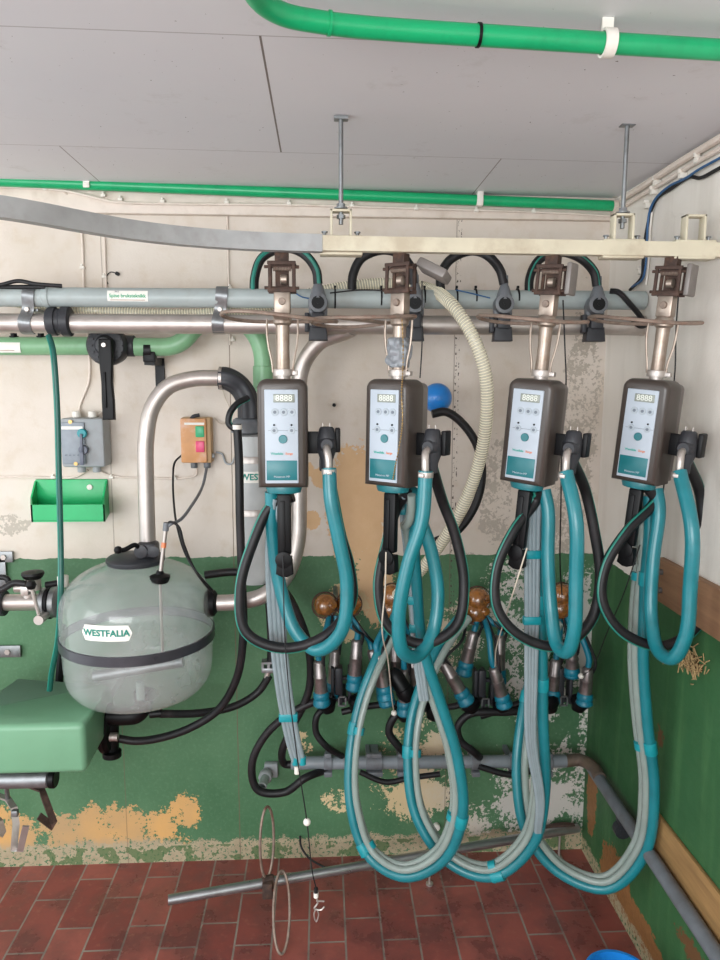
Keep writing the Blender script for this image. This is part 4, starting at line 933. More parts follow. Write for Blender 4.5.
# probe through the dome
p0 = at(160, 578, YJ-.1); b = bm_(); lathe(b, [(.0001, -.012), (.021, -.012), (.026, -.002), (.027, .006), (.012, .012), (.008, .02)], Matrix.Translation(p0), 20); pl_ = obj('rubber_plug', b, G['black'], jar)
b = bm_(); p1 = at(166, 527, YJ-.1); rod(b, p0, p1, .0055, 10); rod(b, p0-Vector((0, 0, .21)), p0, .004, 8); obj('probe_rod', b, G['steel'], pl_)
b = bm_(); rod(b, p0*.4+p1*.6, p0*.3+p1*.7, .0065, 10); obj('orange_ring', b, G['orange_logo'], pl_)
b = bm_(); d = (p1-p0).normalized(); rod(b, p1-d*.01, p1+d*.012, .008, 10); obj('probe_cap', b, G['pvc_mid'], pl_)
# valve & lever on lid
b = bm_(); c = at(148, 549, YJ-.02); box(b, c, (.055, .05, .04), bev=.008); lathe(b, [(.018, 0), (.018, .012), (.008, .014)], Matrix.Translation(c+Vector((-.012, -.022, 0))) @ Matrix.Rotation(PI/2, 4, 'X'), 14)
lathe(b, [(.016, 0), (.016, .01), (.008, .012)], Matrix.Translation(c+Vector((.022, -.024, 0))) @ Matrix.Rotation(PI/2, 4, 'X'), 14); lv = obj('lid_clamp', b, G['pvc_dark'], jar)
b = bm_(); tube(b, [c+Vector((-.015, -.02, .0)), at(135, 545, YJ-.06), at(124, 550, YJ-.08), at(117, 550, YJ-.09)], .0065, 10); lathe(b, [(.0001, -.011), (.008, -.008), (.011, 0), (.008, .008), (.0001, .011)], Matrix.Translation(at(118, 550, YJ-.09)), 14); obj('lever', b, G['black'], lv)
# side ports
b = bm_(); pr = at(210, 603, YJ); lathe(b, [(.033, -.02), (.04, -.012), (.036, .006), (.024, .014)], Matrix.Translation((jc.x+.213, YJ, pr.z)) @ Matrix.Rotation(PI/2, 4, 'Y'), 22); obj('port_seal', b, G['black'], jar)
b = bm_(); pb = Vector((jc.x, YJ, zb_-.178)); b2 = at(141, 712, YJ)
tube(b, [pb+Vector((.01, 0, .01)), pb+Vector((.01, 0, -.03)), at(137, 714, YJ), at(124, 716, YJ), at(108, 716, YJ)], .026, 16); rod(b, at(150, 714, YJ), at(162, 713, YJ), .012, 12); obj('outlet_elbow', b, G['black'], jar)
# tube inside the jar
b = bm_(); M, L = axis_m((jc.x-.12, YJ-.02, zb_-.115), (jc.x+.13, YJ-.02, zb_-.075)); lathe(b, [(.016, 0), (.016, L)], M, 14); obj('inner_baffle', b, G['dull_steel'], jar)
b = bm_(); rod(b, (jc.x+.015, YJ-.05, zb_-.17), (jc.x+.015, YJ-.05, zb_-.12), .012, 12); obj('inner_nozzle', b, G['clear'], jar)
jar_base_local = None

# stainless pipe from jar right, sweeping up to the milk line
b = bm_(); rs = 8.3*mpp(YP)
pts = A([(214, 603, YJ), (236, 602, YJ), (262, 596, YJ), (285, 577, -.28), (297, 545, -.26), (299, 500, -.24), (298, 450, -.22), (298, 400, -.2), (303, 365, -.2), (320, 342, -.22), (345, 332, -.25), (352, 328, YP)])
tube(b, pts, rs*.98, 20, 8); tag(obj('steel_riser', b, G['steel']), 'stainless pipe sweeping from jar up behind the first control unit', 'pipe')
# stainless pipe above jar lid bending to rubber elbow
t = thing('milk_riser', 'stainless pipe rising from jar lid and bending to a rubber elbow', 'pipe', at(147, 545, YJ)); b = bm_()
tube(b, A([(148, 552, YJ), (147, 520, YJ), (146, 480, YJ), (146, 440, YJ), (152, 408, YJ+.01), (168, 387, YJ+.02), (192, 379, YJ+.03), (222, 378, YJ+.04)]), 8*mpp(YJ), 20, 8); obj('pipe', b, G['steel'], t)
b = bm_(); path = smooth_path(A([(219, 378, YJ+.04), (228, 379, YJ+.04), (240, 387, YJ+.05), (248, 402, YJ+.05), (249, 418, YJ+.05)]), 6)
sweep(b, path, [(.029*(1+.08*math.cos(6*a))*math.cos(a), .029*(1+.08*math.cos(6*a))*math.sin(a)) for a in [i*2*PI/36 for i in range(36)]]); obj('rubber_elbow', b, G['pvc_dark'], t)
b = bm_(); p = at(221, 378, YJ+.04); rod(b, p-Vector((.004, 0, 0)), p+Vector((.004, 0, 0)), .031, 18); obj('hose_clip', b, G['steel'], t)
# glass trap behind the first unit
tp0 = at(248, 425, YJ+.06); mt_ = mpp(YJ+.06)
t = thing('sanitary_trap', 'whitish clear cylinder with lettered label behind the first control unit', 'vacuum trap', tp0-Vector((0, 0, .45)))
b = bm_(); lathe(b, [(.03, .0), (.037, -.004), (.041, -.014), (.044, -.02), (.044, -.04), (.03, -.045)], Matrix.Translation(tp0+Vector((-.004, 0, .02))), 28); obj('trap_lid', b, G['pvc_mid'], t)
b = bm_(); lathe(b, [(.025, -.025), (.05, -.03), (.05, -.43), (.04, -.455), (.0001, -.46)], Matrix.Translation(tp0+Vector((.012, 0, 0))), 32); obj('trap_body', b, clear_mat('frosted_plastic', '#c9cccb', .82, .3), t)
for z in (-.105, -.255):
    b = bm_(); lathe(b, [(.0505, z), (.052, z+.001), (.052, z+.018), (.0505, z+.02)], Matrix.Translation(tp0+Vector((.012, 0, 0))), 32, False); obj('steel_band', b, G['steel'], t)
b = bm_(); c = at(251, 475, YJ+.06); rows = []; 
for i in range(9):
    a = -.75+i*.19; rows.append([b.verts.new((tp0.x+.012+.0525*math.sin(a), tp0.y-.0525*math.cos(a), c.z+s*.016)) for s in (-1, 1)])
for i in range(8): b.faces.new((rows[i][0], rows[i+1][0], rows[i+1][1], rows[i][1]))
l2 = obj('label', b, G['label'], t)
def on_trap(v): a = v.x/.0525+.02; return Vector((.0532*math.sin(a), -.0532*math.cos(a), v.y))
b = bm_(); text(b, 'WEST', .025, Matrix.Translation((tp0.x+.012, tp0.y, c.z)), on_trap, bold=.0006); obj('lettering', b, G['teal_logo'], l2)
b = bm_(); box(b, (tp0.x+.012, tp0.y/2, tp0.z-.2), (.02, -tp0.y, .03)); obj('wall_bracket', b, G['pvc_mid'], t)
# black hoses left of first unit
striped('pulse_hose', 'black hose hanging from a small green-striped loop, left of the first control unit', A([(248, 398, -.34), (238, 403, -.36), (230, 413, -.37), (229, 424, -.37), (236, 430, -.37)]), .0085, True, group=None)
b = bm_(); tube(b, A([(237, 424, -.37), (239, 460, -.37), (240, 520, -.37), (242, 580, -.36), (243, 640, -.35), (236, 680, -.32), (218, 710, -.3), (190, 728, -.29), (160, 738, -.28), (135, 741, -.27), (116, 738, -.27)]), .0115, 14, 8)
o = obj('long_hose', b, G['rubber']); tag(o, 'long black hose dropping left of first unit and sweeping down to the pump', 'hose')
b = bm_(); p = at(237, 427, -.37); rod(b, p+Vector((0, 0, .006)), p-Vector((0, 0, .006)), .0135, 12); obj('white_collar', b, G['white'], o)
b = bm_(); tube(b, A([(265, 540, -.2), (267, 580, -.2), (270, 620, -.2), (271, 650, -.2), (270, 664, -.2)]), .011, 12, 6); tube(b, A([(269, 676, -.2), (258, 692, -.2), (235, 706, -.22), (200, 713, -.25), (160, 714, YJ)]), .0115, 12, 8)
o = obj('drain_hose', b, G['rubber']); tag(o, 'black hose from jar outlet rising through a grey buckle clip', 'hose')
b = bm_(); c = at(269, 669, -.2); box(b, c, (.042, .03, .016), Matrix.Identity(4), .003); box(b, c+Vector((0, 0, .014)), (.008, .028, .02)); box(b, c+Vector((-.018, 0, .01)), (.007, .028, .028)); box(b, c+Vector((.018, 0, .01)), (.007, .028, .028)); box(b, c+Vector((0, 0, .024)), (.042, .03, .006)); obj('buckle_clip', b, G['dull_steel'], o)
b = bm_(); rod(b, c-Vector((.002, 0, .008)), c-Vector((.008, 0, .028)), .009, 10); obj('steel_ferrule', b, G['steel'], o)
b = bm_(); tube(b, A([(205, 575, -.1), (235, 572, -.1), (262, 576, -.1), (285, 592, -.12), (296, 610, -.14)]), .0125, 12, 6); tag(obj('cross_hose', b, G['rubber']), 'black hose passing level behind jar toward the first cluster', 'hose')

# ------------------------------------------------------------------ inlet pipe and valve left of the jar
t = thing('inlet_valve', 'steel inlet pipe with knob and black lever handle left of the jar', 'valve', at(20, 605, YJ))
b = bm_(); rod(b, at(-40, 603, YJ), at(46, 602, YJ), .023, 20); rod(b, at(28, 602, YJ), at(31, 580, YJ), .017, 16); obj('pipe', b, G['steel'], t)
b = bm_(); p = at(50, 602, YJ); M = Matrix.Translation(p) @ Matrix.Rotation(PI/2, 4, 'Y')
lathe(b, [(.03, -.026), (.041, -.02), (.041, -.008), (.034, -.004), (.034, .002), (.043, .006), (.043, .02), (.03, .03)], M, 22); obj('flange', b, G['dull_steel'], t)
b = bm_(); lathe(b, [(.036, -.003), (.047, -.002), (.047, .004), (.036, .005)], M, 22); obj('gasket', b, G['black'], t)
b = bm_(); p = at(33, 577, YJ-.02); lathe(b, [(.02, -.035), (.02, -.005)], Matrix.Translation(p), 16); box(b, p+Vector((-.018, -.01, -.034)), (.022, .022, .028), bev=.004); rod(b, p+Vector((-.05, 0, -.03)), p+Vector((0, 0, -.03)), .013, 12); obj('valve_neck', b, G['steel'], t)
b = bm_(); lathe(b, [(.018, -.006), (.026, 0), (.03, .008), (.0285, .014), (.0001, .018)], Matrix.Translation(p), 20); obj('knob', b, G['black'], t)
b = bm_(); q = at(40, 619, YJ-.07); r_ = at(31, 585, YJ-.08); rod(b, q, r_, .005, 10); rod(b, q+Vector((0, .045, 0)), q-Vector((0, .012, 0)), .013, 14); lvr = obj('lever', b, G['steel'], t)
b = bm_(); lathe(b, [(.0001, -.014), (.01, -.01), (.014, 0), (.01, .01), (.0001, .014)], Matrix.Translation(r_), 16); obj('lever_ball', b, G['black'], lvr)
b = bm_(); q0 = at(-10, 604, YJ); rod(b, q0-Vector((.05, 0, 0)), q0+Vector((.02, 0, 0)), .034, 18, .004); rod(b, at(2, 603, YJ)-Vector((.008, 0, 0)), at(2, 603, YJ)+Vector((.01, 0, 0)), .036, 18, .002); obj('pipe_coupling', b, G['pvc_dark'], t)
b = bm_(); tube(b, A([(-30, 592, YJ-.05), (0, 590, YJ-.05), (14, 583, YJ-.04), (26, 584, YJ-.04)]), .009, 12); tube(b, A([(-20, 580, YJ), (6, 578, YJ), (10, 586, YJ)]), .008, 10)
tag(obj('rubber_hose', b, G['rubber']), 'black hose end running in from the left above the inlet pipe', 'hose')
b = bm_(); box(b, at(63, 581, YJ-.03), (.026, .022, .032), bev=.004); t2 = tag(obj('white_clip', b, G['white']), 'white plastic clip with black tube between inlet valve and jar', 'clip')
b = bm_(); rod(b, at(46, 585, YJ-.03), at(58, 583, YJ-.03), .009, 12); obj('black_tube', b, G['black'], t2)
# wall brackets at left edge
for lab, px, py, w, h in (('steel bracket on the wall at left edge, above the inlet pipe', 2, 556, 24, 22), ('steel bracket on the green wall at left edge, below the inlet pipe', 6, 650, 32, 12)):
    c = at(px, py, 0); t = thing('wall_bracket', lab, 'bracket', c, 'steel brackets at left'); b = bm_(); box(b, c+Vector((0, -.012, 0)), (w*.0032, .006, h*.0032 if h < 20 else .035), bev=.001); box(b, c+Vector((w*.0014, -.006, 0)), (.006, .012, .03))
    if h > 20: box(b, c+Vector((.0, -.012, -.05)), (.03, .006, .1), bev=.001)
    obj('plate', b, G['dull_steel'], t); b = bm_(); rod(b, c+Vector((.012, -.014, 0)), c+Vector((.012, -.022, 0)), .009, 6); obj('bolt', b, G['steel'], t)
# green striped vertical hose
b = bm_(); pts = A([(49, 336, -.3), (53, 350, -.33), (57, 400, -.34), (59, 470, -.34), (61, 550, -.34), (61, 590, -.36), (58, 640, -.34), (52, 672, -.3), (50, 690, -.28)])
path = smooth_path(pts, 8); sweep(b, path, circ(.0075, 12)); h = tag(obj('green_hose', b, mat('dark_green_hose', '#1d5a50', .4)), 'thin dark green hose hanging straight down, left of the switch box', 'hose')
b = bm_(); sweep(b, [p+Vector((-.004, -.0055, 0)) for p in path], circ(.003, 8)); obj('stripe', b, G['stripe'], h)

# ------------------------------------------------------------------ pump with green hood
YH = -.5
Q = [at(-70, 775, YH), at(84, 772, YH)]
zt_, zb2 = at(84, 724, YH).z, at(84, 774, YH).z
x1 = at(85, 740, YH).x; xl = at(-90, 740, YH).x; yb_ = -.2
zt_back = at(70, 683, yb_).z
b = bm_()
V = [Vector(v) for v in ((xl, YH, zb2), (x1, YH, zb2), (x1, yb_, zb2), (xl, yb_, zb2), (xl, YH, zt_), (x1, YH, zt_), (x1, yb_+.04, zt_back), (xl, yb_+.04, zt_back), (x1-.14, yb_+.02, zt_back))]
x2 = at(102, 735, -.36).x
vs = [b.verts.new(v) for v in ((xl, YH, zb2), (x1, YH, zb2), (x2+.0, YH+.13, zb2+.01), (x2, yb_, zb2+.01), (xl, yb_, zb2),
                               (xl, YH, zt_), (x1, YH, zt_), (x2, YH+.15, zt_+.005), (x2-.02, yb_, zt_back-.005), (at(20, 687, yb_).x, yb_, zt_back), (xl, yb_, zt_back-.09))]
for f in ((0, 1, 6, 5), (1, 2, 7, 6), (2, 3, 8, 7), (3, 4, 10, 9, 8), (4, 0, 5, 10), (4, 3, 2, 1, 0), (5, 6, 7, 8, 9, 10)): b.faces.new([vs[i] for i in f])
bmesh.ops.recalc_face_normals(b, faces=b.faces[:])
bmesh.ops.bevel(b, geom=b.edges[:], offset=.016, segments=4, affect='EDGES', profile=.5)
pump = thing('milk_pump', 'milk pump under a pale green hood at lower left', 'pump', (x1-.1, -.35, zb2))
obj('hood', b, G['hood'], pump, ang=70)
zm = at(20, 779, -.44).z
b = bm_(); rod(b, Vector((xl+.02, -.44, zm)), Vector((at(50, 783, -.44).x, -.44, zm)), .024, 20, .003); mo = obj('motor', b, G['dull_steel'], pump)
b = bm_(); q = Vector((at(50, 783, -.44).x, -.44, zm)); rod(b, q, q+Vector((.018, 0, 0)), .026, 20, .003); obj('motor_cap', b, G['black'], mo)
b = bm_(); q = at(112, 733, -.28); M = Matrix.Translation(q)
rod(b, Vector((at(101, 725, -.28).x, -.28, at(105, 728, -.28).z)), Vector((at(112, 725, -.28).x, -.28, at(105, 728, -.28).z)), .07, 28, .01)
rod(b, at(112, 752, -.28), at(112, 722, -.28), .02, 16); rod(b, at(112, 756, -.29), at(112, 751, -.29), .027, 18); obj('pump_head', b, G['black'], pump)
b = bm_(); rod(b, at(110, 737, -.32), at(118, 737, -.32), .012, 10); obj('hose_clip', b, G['steel'], pump)
b = bm_(); box(b, (x2-.05, yb_/2, zt_back-.05), (.05, -yb_, .03)); box(b, at(57, 684, -.12), (.05, .004, .02)); obj('wall_bracket', b, G['dull_steel'], pump)
b = bm_(); tube(b, A([(62, 625, -.16), (61, 655, -.16), (59, 682, -.16)]), .012, 8); obj('support_strut', b, G['black'], pump)
# hooked steel arms below the pump
ar = thing('hook_arms', 'bent steel arms hanging beneath the pump at lower left', 'steel hooks', at(10, 800, -.4)); 
def armp(pts, w, m='chrome'):
    b = bm_(); sweep(b, [Vector(p) for p in cv(pts)], [(-.0025, -w), (.0025, -w), (.0025, w), (-.0025, w)], up=None); return obj('arm', b, G[m], ar)
armp([(10, 778, -.38), (20, 782, -.4), (42, 790, -.42), (44, 796, -.44), (54, 823, -.46), (53, 827, -.46), (39, 816, -.48)], .009, 'rust')
armp([(-6, 794, -.38), (8, 799, -.4), (14, 808, -.44), (16, 824, -.46), (14, 850, -.47), (20, 851, -.48), (26, 826, -.49)], .0085, 'steel')
armp([(-8, 812, -.4), (0, 822, -.44), (3, 832, -.45), (0, 836, -.46)], .008)
b = bm_(); box(b, at(15, 813, -.45), (.018, .014, .018), bev=.003); obj('pivot', b, G['dull_steel'], ar)
b = bm_(); rod(b, at(8, 800, -.4), at(6, 784, -.42), .006, 8); obj('hanger', b, G['dull_steel'], ar)

# ------------------------------------------------------------------ pale green pipe with lever valve
YG = -.12; rgp = 8.8*mpp(YG)
t = thing('green_drain_pipe', 'pale green plastic pipe with black lever valve at upper left', 'pipe', at(60, 346, YG))
b = bm_(); tube(b, A([(-60, 345.5, YG), (0, 346, YG), (60, 346, YG), (100, 346, YG), (150, 347, YG), (172, 346, YG), (184, 340, YG), (196, 327, YG), (208, 318, YG), (225, 316, YG), (243, 322, YG), (256, 336, YG), (262, 352, YG), (263, 372, YG), (263, 392, YG)]), rgp, 22, 6); obj('pipe', b, G['palegreen'], t)
for px, w in ((97, 5), (129, 12), (263, 0)):
    b = bm_()
    if w: p = at(px, 346, YG); rod(b, p-Vector((w*.0015, 0, 0)), p+Vector((w*.0015, 0, 0)), rgp*1.16, 22, .003); obj('socket', b, G['palegreen'] if px < 100 else G['pvc_dark'], t)
    else: rod(b, at(263, 366, YG), at(263, 388, YG), rgp*1.12, 22, .002); obj('socket', b, G['palegreen'], t)
b = bm_(); c = at(108, 346, YG-.03); MX = Matrix.Translation(c) @ Matrix.Rotation(PI/2, 4, 'X')
lathe(b, [(.035, -.05), (.052, -.04), (.056, -.01), (.056, .02), (.05, .028), (.03, .03), (.022, .045), (.0001, .046)], MX, 26)
for k in range(14):
    a = k*2*PI/14; box(b, (.042*math.cos(a), .042*math.sin(a), .024), (.014, .006, .02), MX @ Matrix.Rotation(0, 4, 'Z'))
vl = obj('valve_body', b, G['pvc_dark'], t)
b = bm_(); prism(b, [(-.018, .02), (.018, .02), (.018, -.03), (.014, -.1), (.017, -.15), (.017, -.205), (-.017, -.205), (-.017, -.15), (-.016, -.1), (-.02, -.03)], .02, Matrix.Translation(at(105, 346, YG-.1)), .004); box(b, at(105, 390, YG-.103), (.006, .006, .1), bev=.001); obj('valve_lever', b, G['black'], vl)
b = bm_(); q = at(104, 345, YG-.1); rod(b, q, q-Vector((0, .006, 0)), .006, 12); obj('lever_bolt', b, G['steel'], vl)
b = bm_(); p = at(149, 350, YG); rod(b, p-Vector((.01, 0, 0)), p+Vector((.01, 0, 0)), rgp*1.12, 20); box(b, at(150, 357, YG-.01), (.035, .03, .03), bev=.003); box(b, at(160, 373, -.008), (.028, .006, .09)); box(b, at(154, 362, YG/2), (.03, -YG, .02)); obj('pipe_clamp', b, G['black'], t)
for px in (14, 41):
    b = bm_(); q = at(px, 337, YG); rod(b, q, q+Vector((0, 0, .012)), .009, 10); rod(b, q-Vector((0, 0, .002)), q+Vector((0, 0, .003)), .013, 10); obj('black_plug', b, G['black'], t)
b = bm_(); c = at(4, 347, YG); rows = []
for i in range(7):
    a = -.65+1.3*i/6; rows.append([b.verts.new((c.x+sx*.056, c.y-(rgp+.001)*math.cos(a), c.z+(rgp+.001)*math.sin(a))) for sx in (-1, 1)])
for i in range(6): b.faces.new((rows[i][0], rows[i][1], rows[i+1][1], rows[i+1][0]))
l3 = obj('label', b, G['label'], t); b = bm_(); box(b, c+Vector((-.004, -rgp*.93, -.011)), (.085, .004, .0015)); obj('label_line', b, G['redink'], l3)

# ------------------------------------------------------------------ corrugated clear hose
b = bm_(); pts = A([(-60, 296, -.2), (0, 299, -.2), (50, 306, -.2), (100, 311, -.2), (160, 315, -.2), (220, 313, -.2), (270, 304, -.2), (330, 290, -.2), (385, 284, -.2), (425, 288, -.22), (452, 305, -.36), (472, 335, -.4), (485, 372, -.4), (487, 410, -.38), (482, 450, -.34), (470, 490, -.3), (450, 530, -.26), (425, 565, -.22), (402, 590, -.18), (392, 600, -.13)])
path = smooth_path(pts, 10); h = bm_(); sweep(h, path, circ(.0165, 14)); ho = tag(obj('corrugated_hose', h, G['spiral']), 'yellowed clear spiral hose arching over the pipes behind the taped unit', 'hose')
# spiral rib
L = 0; cum = [0]
for p, q in zip(path, path[1:]): L += (q-p).length; cum.append(L)
fr = frames(path); sp = []; k = 0; pitch = .0075; nstep = int(L/pitch*10)
for i in range(nstep+1):
    s_ = L*i/nstep
    while k < len(cum)-2 and cum[k+1] < s_: k += 1
    f = (s_-cum[k])/(cum[k+1]-cum[k]); p = fr[k][0].lerp(fr[k+1][0], f); n_ = fr[k][1].lerp(fr[k+1][1], f).normalized(); m_ = fr[k][2].lerp(fr[k+1][2], f).normalized()
    a = i*2*PI/10; sp.append(p+(n_*math.cos(a)+m_*math.sin(a))*.0168)
b = bm_(); sweep(b, sp, circ(.0013, 4)); obj('spiral_rib', b, G['spiral_rib'], ho)
# blue float ball and black hose arc
b = bm_(); c = at(437, 398, -.12); lathe(b, [(.0001, -.045)]+[(.045*math.cos(a), .045*math.sin(a)) for a in [i*PI/16 for i in range(-7, 8)]]+[(.0001, .045)], Matrix.Translation(c), 28)
t = thing('blue_ball', 'blue plastic ball on the back wall behind the taped control unit', 'ball', c); obj('ball', b, G['blue'], t)
b = bm_(); rod(b, c, (c.x, 0, c.z), .008, 10); rod(b, c+Vector((-.004, -.042, 0)), c+Vector((-.004, -.048, 0)), .006, 10); obj('wall_pin', b, G['blue'], t)
b = bm_(); tube(b, A([(432, 414, -.2), (446, 412, -.2), (463, 424, -.2), (478, 448, -.2), (482, 478, -.2), (474, 508, -.2), (456, 532, -.2), (436, 541, -.18)]), .0125, 12, 8); tag(obj('rubber_hose', b, G['rubber']), 'black hose arc bulging right of the taped unit, behind the spiral hose', 'hose')
b = bm_(); rod(b, at(437, 396, YR+.12), at(434, 425, YR+.05), .008, 10); b.free()
cable('hanging_string', 'pale twisted wire beside the rubber elbow on the wall', [at(222, 388, -.02), at(226, 400, -.02), at(231, 412, -.02), at(222, 424, -.02), at(214, 418, -.02)], .0014, G['cord'], 'wire')

# ------------------------------------------------------------------ switch boxes and tray on the wall
c = at(86, 442, -.045); t = thing('switch_box', 'grey electrical switch box with levers above the green tray', 'switch box', (c.x, 0, c.z-.07))
b = bm_(); box(b, (c.x, -.04, c.z), (.128, .08, .148), bev=.008); obj('box', b, G['box_grey'], t)
b = bm_(); box(b, (c.x-.025, -.083, c.z), (.07, .008, .125), bev=.002); pl2 = obj('switch_plate', b, mat('bluish_grey_plate', '#8a929a', .45), t)
b = bm_(); box(b, (c.x-.025, -.0885, c.z+.046), (.062, .002, .009)); obj('white_strip', b, G['label'], pl2)
b = bm_(); rod(b, (c.x+.005, -.085, c.z+.03), (c.x+.005, -.098, c.z+.03), .014, 18, .002); obj('green_knob', b, G['teal_clip'], pl2)
b = bm_(); rod(b, (c.x+.006, -.085, c.z-.02), (c.x+.006, -.097, c.z-.02), .014, 18, .002); box(b, (c.x+.004, -.1, c.z+.002), (.008, .006, .055), bev=.002); box(b, (c.x+.003, -.1, c.z-.045), (.012, .006, .04), bev=.002); obj('lever', b, mat('slate_lever', '#5c6270', .4), pl2)
b = bm_()
for k in range(4): rod(b, (c.x-.048+k*.012, -.088, c.z-.036), (c.x-.048+k*.012, -.0895, c.z-.036), .002, 8)
obj('small_dots', b, G['ink'], pl2)
b = bm_()
for dx, dz in ((-.03, .064), (-.02, -.062)): rod(b, (c.x+dx, -.08, c.z+dz), (c.x+dx, -.088, c.z+dz), .006, 10)
obj('screw', b, G['brass'], t)
for dx, s in ((-.028, 1), (.02, 1), (-.02, -1), (.026, -1)):
    b = bm_(); z0 = c.z+s*.074; rod(b, (c.x+dx, -.035, z0), (c.x+dx, -.035, z0+s*.02), .013, 10, .002); obj('cable_gland', b, G['white'] if s > 0 else G['box_grey'], t)
c = at(197, 440, -.035); t = thing('button_box', 'orange-tinted box with green and red buttons on the wall', 'switch box', (c.x, 0, c.z-.07))
b = bm_(); box(b, (c.x, -.025, c.z), (.09, .05, .14), bev=.004); obj('box', b, G['box_side'], t)
b = bm_(); box(b, (c.x-.006, -.055, c.z), (.078, .016, .136), bev=.004); cv_ = obj('cover', b, G['box_orange'], t)
b = bm_(); box(b, (c.x+.014, -.064, c.z+.028), (.026, .008, .034), bev=.002); obj('green_button', b, G['btn_green'], cv_)
b = bm_(); box(b, (c.x+.014, -.064, c.z-.018), (.026, .008, .034), bev=.002); obj('red_button', b, G['btn_red'], cv_)
b = bm_(); box(b, (c.x-.002, -.0635, c.z+.052), (.06, .002, .007)); obj('white_strip', b, G['label'], cv_)
b = bm_(); tube(b, [(c.x-.015, -.05, c.z+.064), (c.x-.005, -.055, c.z+.074), (c.x+.012, -.05, c.z+.078)], .006, 8); obj('grip', b, G['pvc_dark'], t)
for dx in (-.012, .028):
    b = bm_(); rod(b, (c.x+dx, -.028, c.z-.068), (c.x+dx, -.028, c.z-.088), .011, 10, .002); obj('cable_gland', b, G['pvc_mid'], t)
b = bm_(); rod(b, (c.x-.05, -.03, c.z-.05), (c.x-.04, -.03, c.z-.05), .008, 10); rod(b, (c.x+.04, -.03, c.z-.05), (c.x+.052, -.03, c.z-.05), .008, 10); obj('side_gland', b, G['box_grey'], t)
cable('control_cable', 'black cable hanging in a loop from the orange button box to the jar port', [at(182, 455, -.03), at(175, 462, -.05), at(173, 480, -.1), at(174, 505, -.16), at(178, 530, -.3), at(186, 555, -.38), at(198, 575, -.4), at(208, 588, -.36), at(213, 594, -.31)], .0032, G['blackcord'])
cable('control_cable', 'grey cable from the orange button box down to the jar probe', [at(207, 466, -.03), at(203, 485, -.1), at(192, 505, -.25), at(180, 520, -.36), at(171, 524, -.4), at(167, 527, -.4)], .0045, G['pvc_mid'])
cable('control_cable', 'black probe cable arching over from jar plug to its port', [at(167, 526, YJ-.1), at(170, 522, YJ-.1), at(178, 526, YJ-.1), at(184, 545, YJ-.09), at(195, 570, YJ-.06), at(212, 590, YJ-.02)], .0036, G['blackcord'])
cable('wall_cable', 'pale looped wire on the right of the orange button box', [at(216, 452, -.01), at(222, 454, -.01), at(226, 463, -.01), at(231, 464, -.01), at(235, 457, -.01)], .003, G['box_grey'])
# green tray
L0, L1 = at(37, 500, -.0).x, at(109, 500, 0).x; zt1 = at(70, 479, 0).z; zb1 = at(70, 520, -.1).z; dpt = .13
t = thing('wall_tray', 'bright green plastic tray fixed to the wall under the switch box', 'tray', ((L0+L1)/2, 0, zb1)); b = bm_(); th = .005
box(b, ((L0+L1)/2, -.004, (zt1+zb1)/2), (L1-L0, .008, zt1-zb1), bev=.003)
zf_ = zb1+.052
xa, xb = at(31, 515, -dpt).x, at(105, 515, -dpt).x
def quad(p, th_v):
    p = [Vector(q) for q in p]; n = Vector(th_v); A_ = [b.verts.new(q) for q in p]; B_ = [b.verts.new(q+n) for q in p]; K = len(p)
    b.faces.new(A_); b.faces.new(B_[::-1])
    for i in range(K): b.faces.new((A_[i], B_[i], B_[(i+1) % K], A_[(i+1) % K]))
quad([(xa, -dpt, zb1+.004), (xb, -dpt, zb1+.004), (xb, -dpt, zf_), (xa, -dpt, zf_)], (0, th, 0))
quad([(L0, 0, zb1), (L1, 0, zb1), (xb, -dpt, zb1), (xa, -dpt, zb1)], (0, 0, th))
quad([(L0, 0, zb1), (xa, -dpt, zb1), (xa, -dpt, zf_), (L0, -.05, zf_+.01), (L0, -.012, zt1-.005), (L0, 0, zt1-.005)], (th, 0, 0))
quad([(L1, 0, zb1), (xb, -dpt, zb1), (xb, -dpt, zf_), (L1, -.05, zf_+.01), (L1, -.012, zt1-.005), (L1, 0, zt1-.005)], (-th, 0, 0))
obj('tray_body', b, G['tray'], t, ang=30)
b = bm_(); q = at(90, 487, -.008); rod(b, q, q-Vector((0, .006, 0)), .009, 12, .001); obj('screw', b, G['white'], t)
# small fixings on the wall
for px, py, lab in ((118, 274, 'small black pin in the wall with a curled wire, under the curved rail'), (334, 405, 'small dark screw in wall between the first two units')):
    q = at(px, py, 0); b = bm_(); rod(b, q, q-Vector((0, .012, 0)), .006, 8); 
    if px == 118: tube(b, [q-Vector((0, .008, 0)), q+Vector((-.02, -.008, .004)), q+Vector((-.036, -.004, -.014)), q+Vector((-.03, -.004, -.03))], .0015, 5)
    tag(obj('wall_pin', b, G['black']), lab, 'pin')

# ------------------------------------------------------------------ steel pipe near the floor with rusty rings
pA = atz(168, 900, .12); fpipe = thing('floor_pipe', 'thin steel pipe slanting just above the red tiled floor', 'pipe', pA); pB = at(578, 828, -.03)
b = bm_(); M, L = axis_m(pA, pB); lathe(b, [(.0125, 0), (.0145, 0), (.0145, L), (.0125, L), (.0125, L-.04), (.0001, L-.04)][::1], M, 20, False); lathe(b, [(.0001, .004), (.0125, .004)], M, 20, False); obj('pipe', b, mat('plain_steel', '#a7a9ab', .3, .85, .08, 20, dirt='#77736e', dirt_amt=.4), fpipe)
dirp = (pB-pA).normalized()
def onp(px):
    best = min((abs(0), 0) for _ in (0,)); lo, hi = 0., 1.
    for _ in range(30):
        mid = (lo+hi)/2; q = pA.lerp(pB, mid)-CAM; x = 360+FPX*q.dot(RT)/q.dot(FW)
        if x < px: lo = mid
        else: hi = mid
    return pA.lerp(pB, lo)
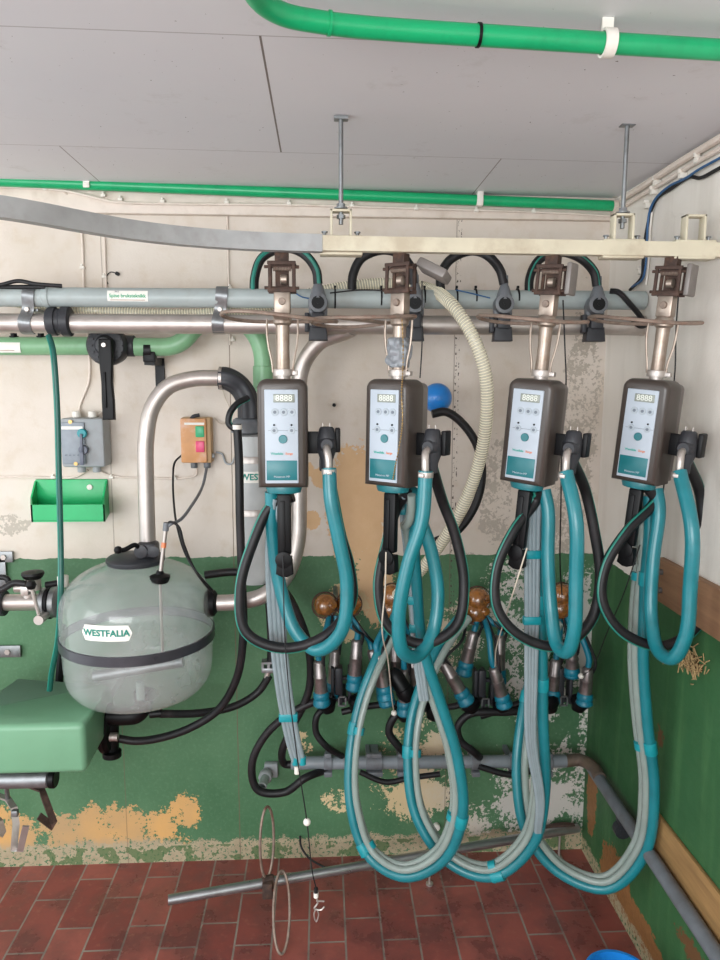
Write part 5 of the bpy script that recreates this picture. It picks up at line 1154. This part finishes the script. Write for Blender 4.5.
b = bm_(); q = onp(566); tube(b, [q+Vector((-.12, .0, -.006)), q+Vector((-.02, .005, .012)), q+Vector((.03, .01, .006))], .012, 8); obj('rusty_tail', b, G['rust'], fpipe)
for px in (430, 560):
    q = onp(px); b = bm_(); rod(b, (q.x, q.y, 0), q, .004, 8); rod(b, (q.x, q.y, 0), (q.x, q.y, .006), .012, 10); obj('foot', b, G['steel'], fpipe)
q = onp(268); t = thing('clamped_rings', 'two rusty iron rings clamped on the steel floor pipe', 'iron rings', q)
b = bm_(); rod(b, q-dirp*.018, q+dirp*.018, .021, 12, .002); box(b, q+Vector((0, -.02, -.01)), (.03, .02, .05), bev=.003); obj('clamp', b, G['rust'], t)
def iring(cen, ra, rb, ax, bx):
    b = bm_(); tube(b, [Vector(cen)+Vector(ax)*ra*math.cos(a)+Vector(bx)*rb*math.sin(a) for a in [i*2*PI/24 for i in range(24)]], .0042, 8, 3, closed=True); obj('ring', b, G['rustrod'], t)
g1 = at(267, 842, q.y+.02)
iring(g1, .108, .034, (0, .12, .99), (.55, .8, -.1))
zt2 = q.z+.055; c2 = Vector((q.x+.032, q.y-.085, .0)); c2.z = .088
q = q+Vector((.012, 0, 0))
axv = Vector((.03, -.62, -.66)).normalized(); a0 = Vector((q.x+.03, q.y-.012, q.z+.045)); LR = (a0.z-.008)/abs(axv.z)
iring(a0+axv*LR/2, LR/2, .032, axv, (.72, .45, -.1))
cable('black_tube', 'short black wire poking out of the wall foot behind the steel pipe', [at(300, 836, -.005), at(301, 846, -.03), at(308, 857, -.05), at(322, 866, -.06), at(330, 869, -.07)], .0035, G['blackcord'])
for lab, px, py in (('white round button plug in the wall foot below the middle low loop', 436, 825),):
    q = at(px, py, 0); b = bm_(); rod(b, q, q-Vector((0, .02, 0)), .012, 14, .003); tag(obj('wall_plug', b, G['white']), lab, 'plug')
# blue bucket
zr = .19; rc = atz(620, 976, zr); t = thing('blue_bucket', 'blue plastic bucket on the floor at the bottom edge by right wall', 'bucket', (rc.x, rc.y, 0)); b = bm_()
rim = .084
lathe(b, [(.0001, .003), (.062, .003), (.065, .01), (rim-.006, zr-.01), (rim, zr-.01), (rim, zr), (rim-.008, zr), (.06, .012), (.0001, .012)], Matrix.Translation((rc.x, rc.y, 0)), 40, False); obj('bucket_body', b, G['blue'], t)
b = bm_(); tube(b, [Vector((rc.x+rim*math.cos(a), rc.y+rim*math.sin(a)*.99, zr-.012-.1*abs(math.sin(a)))) for a in [PI+i*PI/12 for i in range(13)]], .0025, 6); obj('bail_handle', b, G['dull_steel'], t)
